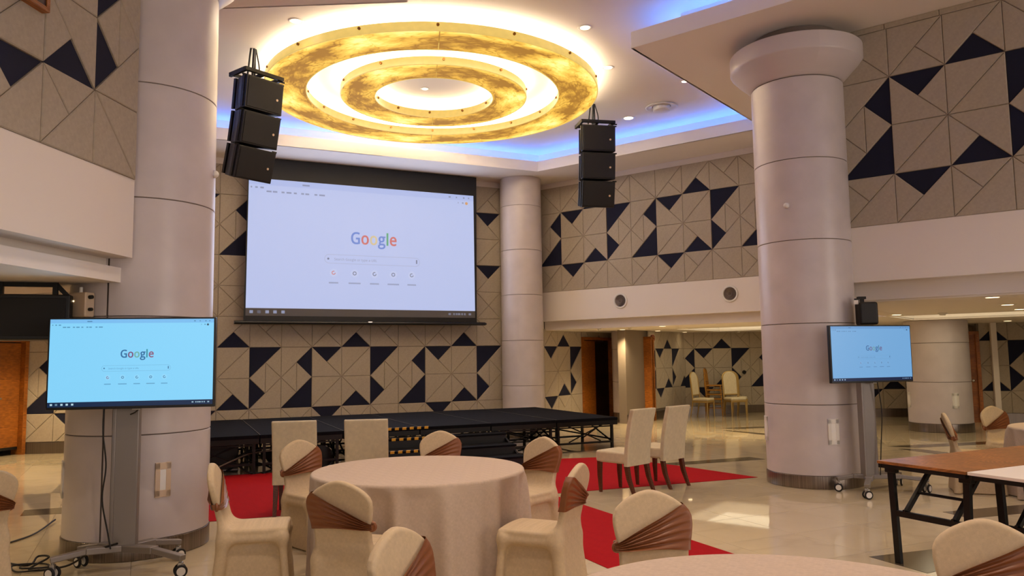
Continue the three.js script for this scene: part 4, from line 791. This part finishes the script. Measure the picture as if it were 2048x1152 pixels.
// ---- folding tables
function foldingTable(label, cx, cz, turn, w, L, top, legIn) {
  const o = thing('folding_table', label, 'table', [cx, 0, cz], turn);
  part(o, 'tabletop', muv(rbox(L, 0.022, w, 0.003, 0, 0.745, 0)), top);
  part(o, 'edge_frame', mg(box(L - 0.01, 0.03, 0.025, 0, 0.719, w / 2 - 0.02), box(L - 0.01, 0.03, 0.025, 0, 0.719, -w / 2 + 0.02), box(0.025, 0.03, w - 0.02, L / 2 - 0.02, 0.719, 0), box(0.025, 0.03, w - 0.02, -L / 2 + 0.02, 0.719, 0)), m.blackMetal);
  for (const s of [-1, 1]) {
    const x = s * (L / 2 - legIn);
    for (const k of [-1, 1]) part(o, 'leg', mg(bar([x, 0, k * (w / 2 - 0.075)], [x, 0.705, k * (w / 2 - 0.05)], 0.034, 0.05, 0.004), rbox(0.05, 0.05, 0.09, 0.006, x, 0.69, k * (w / 2 - 0.055))), m.blackMetal);
    part(o, 'cross_bar', bar([x, 0.37, -w / 2 + 0.08], [x, 0.37, w / 2 - 0.08], 0.03, 0.045, 0.004), m.blackMetal);
    for (const k of [-1, 1]) part(o, 'folding_strut', mg(bar([x, 0.39, k * (w / 2 - 0.16)], [x - s * 0.32, 0.70, k * (w / 2 - 0.16)], 0.03, 0.035, 0.004), rod([x + s * 0.02, 0.40, k * (w / 2 - 0.16)], [x + s * 0.03, 0.40, k * (w / 2 - 0.16)], 0.009)), m.blackMetal);
    part(o, 'strut_rod', rod([x - s * 0.13, 0.52, -w / 2 + 0.16], [x - s * 0.13, 0.52, w / 2 - 0.16], 0.011), m.blackMetal);
    part(o, 'lock_wire', tube([[x - s * 0.2, 0.70, -0.12], [x - s * 0.2, 0.665, -0.04], [x - s * 0.2, 0.665, 0.06], [x - s * 0.2, 0.70, 0.12]], 0.005, 16), m.blackMetal);
  }
  return o;
}
{
  const sd = [0.44, 0.898], ld = [0.898, -0.44], turn = Math.atan2(-ld[1], ld[0]), c = [2.75, -5.98], w = 0.70, L = 1.83;
  const at = (a, b) => [c[0] + sd[0] * a + ld[0] * b, c[1] + sd[1] * a + ld[1] * b];
  foldingTable('brown-topped folding table with black legs at right', ...at(w / 2, L / 2), turn, w, L, m.tableWood, 0.09);
  foldingTable('white-topped folding table pushed against the brown one', ...at(w * 1.5 + 0.012, L / 2), turn, w, L, m.tableWhite, 0.26);
}

// ---- gold chairs in the far alcove
function goldChair(label, x, z, turn, pale) {
  const o = thing('gold_chair', label, 'chair', [x, 0, z], turn), mt = pale ? m.goldPale : m.gold, arch = [];
  for (let i = 0; i <= 16; i++) { const a = Math.PI * i / 16; arch.push([0.205 * Math.cos(a), 0.98 + 0.16 * Math.sin(a), -0.24 - 0.04 * Math.sin(a)]); }
  part(o, 'back_frame', mg(tube([[0.20, 0.44, -0.19], [0.205, 0.8, -0.22], ...arch, [-0.205, 0.8, -0.22], [-0.20, 0.44, -0.19]], 0.02, 60), rod([-0.2, 0.56, -0.2], [0.2, 0.56, -0.2], 0.016)), mt);
  const s = new THREE.Shape(); s.moveTo(-0.17, 0.58); s.lineTo(-0.175, 0.96); s.absarc(0, 0.96, 0.175, Math.PI, 0, true); s.lineTo(0.17, 0.58); s.closePath();
  const pg = new THREE.ExtrudeGeometry(s, { depth: 0.03, bevelEnabled: true, bevelSize: 0.012, bevelThickness: 0.012, bevelSegments: 2 }).translate(0, 0, -0.015).rotateX(-0.09).translate(0, 0, -0.165);
  part(o, 'back_pad', muv(pg), m.cream);
  part(o, 'seat_pad', muv(rbox(0.43, 0.07, 0.42, 0.03, 0, 0.455, 0.0, 3)), m.cream); part(o, 'seat_rail', rbox(0.44, 0.05, 0.43, 0.01, 0, 0.40, 0), mt);
  for (const k of [-1, 1]) { part(o, 'leg', rod([k * 0.2, 0, 0.2], [k * 0.195, 0.4, 0.19], 0.012, 0.02), mt); part(o, 'leg', rod([k * 0.2, 0, -0.27], [k * 0.195, 0.42, -0.19], 0.012, 0.02), mt); }
  return o;
}
goldChair('gold-framed white padded chair at left of the gold chair group', 4.84, -19.95, 0.9, true);
goldChair('gold-framed white padded chair at right of the gold chair group', 5.66, -20.0, 0.22, true);
goldChair('second gold-framed white chair just behind the right one', 5.85, -20.55, 0.22, true);
let bam0 = null;
for (let k = 0; k < 4; k++) {
  const words = ['lowest bamboo-style gold chair of the stack', 'second bamboo-style gold chair from the bottom of the stack', 'third bamboo-style gold chair from the bottom of the stack', 'topmost bamboo-style gold chair of the stack'], at = [5.27, k * 0.115, -20.40 - k * 0.012];
  if (bam0) { copyOf(bam0, words[k], at, 1.15); continue; }
  const o = bam0 = thing('stacking_chair', words[k], 'chair', at, 1.15, 'stacked gold chairs');
  part(o, 'seat', mg(rbox(0.40, 0.035, 0.40, 0.012, 0, 0.44, 0)), m.gold);
  part(o, 'back_frame', mg(tube([[0.185, 0.42, -0.19], [0.19, 0.7, -0.22], [0.17, 0.84, -0.24], [0, 0.885, -0.25], [-0.17, 0.84, -0.24], [-0.19, 0.7, -0.22], [-0.185, 0.42, -0.19]], 0.014, 40), rod([-0.18, 0.55, -0.2], [0.18, 0.55, -0.2], 0.01)), m.gold);
  for (let i = 0; i < 5; i++) part(o, 'spindle', rod([-0.11 + i * 0.055, 0.55, -0.20], [-0.10 + i * 0.05, 0.865, -0.248], 0.007, 0.007, 8), m.gold);
  for (const s of [-1, 1]) { part(o, 'leg', rod([s * 0.20, 0, 0.20], [s * 0.175, 0.43, 0.175], 0.012, 0.017), m.gold); part(o, 'leg', rod([s * 0.20, 0, -0.23], [s * 0.18, 0.43, -0.185], 0.012, 0.017), m.gold); }
  part(o, 'stretcher', mg(rod([-0.185, 0.22, 0.19], [0.185, 0.22, 0.19], 0.008), rod([0.185, 0.2, 0.19], [0.19, 0.2, -0.21], 0.008), rod([-0.185, 0.2, 0.19], [-0.19, 0.2, -0.21], 0.008)), m.gold);
}

// ================================================================ small fittings
function onColumn(col, r, deg, y) { const a = deg * R; return { at: [col.position.x + r * Math.sin(a), y, col.position.z + r * Math.cos(a)], turn: a }; }
function niche(label, col, r, deg, y, w = 0.13, h = 0.30, frame = m.whitePlastic) {
  const q = onColumn(col, r - 0.004, deg, y), o = thing('recessed_plate', label, 'wall fitting', q.at, q.turn, 'recessed plates low on the columns');
  part(o, 'frame', mg(rbox(w, 0.055, 0.016, 0.004, 0, h / 2 - 0.03, 0.006), rbox(w, 0.055, 0.016, 0.004, 0, -h / 2 + 0.03, 0.006), rbox(0.04, h, 0.016, 0.004, w / 2 - 0.02, 0, 0.006), rbox(0.04, h, 0.016, 0.004, -w / 2 + 0.02, 0, 0.006)), frame);
  part(o, 'glossy_slot', mg(rbox(w - 0.07, h - 0.1, 0.010, 0.004, 0, 0, 0.006)), m.signWhite);
}
const cd = c => Math.atan2(-c.position.x, -c.position.z) / R;
niche('beige-framed recessed plate on the left column, right of the stand post', colL, 0.575, cd(colL) + 18, 0.62, 0.125, 0.28, m.beigePlate);
niche('recessed plate on the left edge of the left column', colL, 0.575, cd(colL) - 82, 0.62);
niche('recessed white plate at the middle of the right column', colR, 0.556, cd(colR) + 24, 0.66);
niche('recessed white plate on the left edge of the right column', colR, 0.556, cd(colR) - 74, 0.66);
niche('recessed plate at right on the far right pillar', col3, 0.58, cd(col3) + 28, 0.62);
niche('recessed plate at left on the far right pillar', col3, 0.58, cd(col3) - 68, 0.62);
function dome(label, col, r, deg, y) { const q = onColumn(col, r, deg, y), o = thing('dome_sensor', label, 'sensor', q.at, q.turn); part(o, 'base', new THREE.CylinderGeometry(0.036, 0.038, 0.02, 24).rotateX(Math.PI / 2), m.column); part(o, 'dome', new THREE.SphereGeometry(0.034, 20, 12, 0, 6.3, 0, 1.57).rotateX(Math.PI / 2).translate(0, 0, 0.01), m.whitePlastic); }
dome('small round sensor high on the left column', colL, 0.575, cd(colL) + 72, 3.28);
dome('small round sensor high on the right column', colR, 0.556, cd(colR) - 18, 3.36);
{ const q = onColumn(colL, 0.575, cd(colL) - 48, 2.05), o = thing('emergency_lamp', 'cream emergency lamp box on the left column above the television', 'lamp', q.at, q.turn);
  part(o, 'housing', rbox(0.2, 0.2, 0.09, 0.012, 0, 0, 0.045), m.beigePlate); part(o, 'indicator', new THREE.SphereGeometry(0.006, 10, 8).translate(-0.03, 0.03, 0.092), M(0xfff0d0, 0.4, { emissive: 0xffe0b0, emissiveIntensity: 3 })); part(o, 'side_knobs', mg(rod([0.10, 0.06, 0.05], [0.13, 0.06, 0.05], 0.016), rod([0.10, -0.04, 0.05], [0.13, -0.04, 0.05], 0.014)), m.rubber); part(o, 'cap', cyl(0.014, 0.014, 0.05, 0.0, 0.12, 0.05, 12), m.whitePlastic); }
// round air outlets on the right balcony band
function airOutlet(label, s) {
  const o = thing('air_outlet', label, 'vent', wallRight.position.toArray(), wallRight.rotation.y, 'round air outlets on the right balcony band'), g = (pts) => lathe(pts, 40).rotateX(Math.PI / 2).translate(s, 2.758, 0.02);
  part(o, 'rim', g([[0.125, 0], [0.165, 0], [0.168, 0.012], [0.15, 0.022], [0.128, 0.016], [0.125, 0]]), m.whitePlastic);
  part(o, 'dark_throat', new THREE.CylinderGeometry(0.128, 0.128, 0.012, 40).rotateX(Math.PI / 2).translate(s, 2.758, 0.026), m.groove);
  for (const r of [0.105, 0.075, 0.045]) part(o, 'cone_ring', g([[r - 0.006, 0.010], [r + 0.010, 0.024], [r + 0.013, 0.022], [r - 0.002, 0.008], [r - 0.006, 0.010]]), m.steel);
  part(o, 'centre_cone', new THREE.ConeGeometry(0.022, 0.02, 20).rotateX(Math.PI / 2).translate(s, 2.758, 0.045), m.steel);
}
airOutlet('left round air outlet on the right balcony band', 1.493); airOutlet('right round air outlet on the band, beside the large column', 3.93);
{ const o = thing('ceiling_diffuser', 'large round air diffuser in the upper ceiling at right', 'vent', [2.76, TOP, -13.70]);
  part(o, 'outer_ring', lathe([[0.16, 0], [0.27, -0.004], [0.29, -0.02], [0.27, -0.03], [0.2, -0.016], [0.16, 0]], 48), m.whitePlastic); part(o, 'drum', lathe([[0.0, -0.09], [0.14, -0.09], [0.155, -0.08], [0.155, -0.005], [0.16, 0]], 40), m.whitePlastic); part(o, 'throat', lathe([[0.16, -0.003], [0.2, -0.006]], 40), m.groove); }
function detector(label, x, y, z, r = 0.05) { const o = thing('smoke_detector', label, 'detector', [x, y, z]); part(o, 'base', lathe([[0, -0.012], [r, -0.012], [r, 0], [0, 0]], 24), m.whitePlastic); part(o, 'head', lathe([[0, -0.04], [r * 0.6, -0.038], [r * 0.8, -0.012]], 24), m.whitePlastic); }
detector('smoke detector on upper ceiling beside the ceiling border corner', 2.10, TOP, -11.05, 0.07);
detector('smoke detector on the aisle ceiling near the band', 1.95, MEZZ, -17.45); detector('smoke detector on the aisle ceiling above the round pillar', 2.62, MEZZ, -17.2); detector('smoke detector on aisle ceiling before the right round pillar', 7.0, MEZZ, -12.6, 0.07); detector('smoke detector on the far alcove ceiling', 6.0, MEZZ, -20.6);
function wallDisc(name, label, wall, s, y, r, d, mt) { const o = thing(name, label, 'alarm', wall.position.toArray(), wall.rotation.y); part(o, 'body', mg(new THREE.CylinderGeometry(r, r, d, 28).rotateX(Math.PI / 2).translate(s, y, 0.035 + d / 2)), mt); part(o, 'hub', new THREE.SphereGeometry(r * 0.35, 14, 10).translate(s, y, 0.035 + d), mt); return o; }
const bellRed = M(0x6e3a2a, 0.45);
wallDisc('alarm_bell', 'dark red alarm bell high beside the narrow wooden door', wallFar1, -0.22, 2.02, 0.085, 0.05, bellRed);
wallDisc('alarm_button', 'small red alarm call point below the alarm bell', wallFar1, -0.24, 1.40, 0.04, 0.03, bellRed);
wallDisc('wall_knob', 'small dark round fitting on wall right of gold chairs', wallFar2, 1.38, 1.10, 0.05, 0.04, m.rubber);
{ const o = thing('wall_board', 'brown wooden board end at the top left corner', 'board', wallLeft.position.toArray(), wallLeft.rotation.y); part(o, 'board', muv(box(0.42, 0.40, 0.05, -0.26, 4.185, 0.058)), m.doorDark); part(o, 'edging', muv(mg(box(0.44, 0.03, 0.06, -0.26, 3.985, 0.06), box(0.03, 0.40, 0.06, -0.055, 4.185, 0.06))), m.doorWood); }
// cables of the left television
const cable = (label, pts, r, mt = m.wire) => tag(part(scene, numbered('cable'), tube(pts, r, 90), mt), label, 'cable');
cable('black cable hanging from the left television down its stand', [[-3.14, 1.24, -5.99], [-3.13, 1.05, -5.97], [-3.10, 0.8, -5.97], [-3.12, 0.55, -5.97], [-3.07, 0.3, -5.97], [-3.03, 0.19, -5.94]], 0.006);
cable('short black cable behind the left television post', [[-2.86, 1.24, -6.0], [-2.9, 1.2, -6.0], [-2.95, 1.18, -6.02]], 0.005);
cable('black power cable trailing over the floor beside the left column', [[-4.62, 0.02, -7.95], [-4.45, 0.012, -7.3], [-4.45, 0.012, -6.75], [-4.1, 0.012, -6.35], [-3.8, 0.012, -6.22], [-3.86, 0.03, -6.42], [-3.7, 0.05, -6.3], [-3.72, 0.012, -6.08], [-3.45, 0.03, -6.1], [-3.2, 0.16, -6.0], [-3.0, 0.22, -5.98]], 0.008);
cable('coiled slack of the power cable on the floor by the column', [[-3.86, 0.01, -6.2], [-3.75, 0.03, -6.05], [-3.6, 0.02, -6.12], [-3.72, 0.012, -6.26], [-3.88, 0.03, -6.14], [-3.78, 0.014, -6.02], [-3.62, 0.02, -6.04]], 0.007);
cable('black cable between the right television and its base', [[4.16, 1.24, -8.92], [4.2, 0.9, -8.94], [4.17, 0.5, -8.94], [4.14, 0.19, -8.93]], 0.006);

renderer.render(scene, camera);
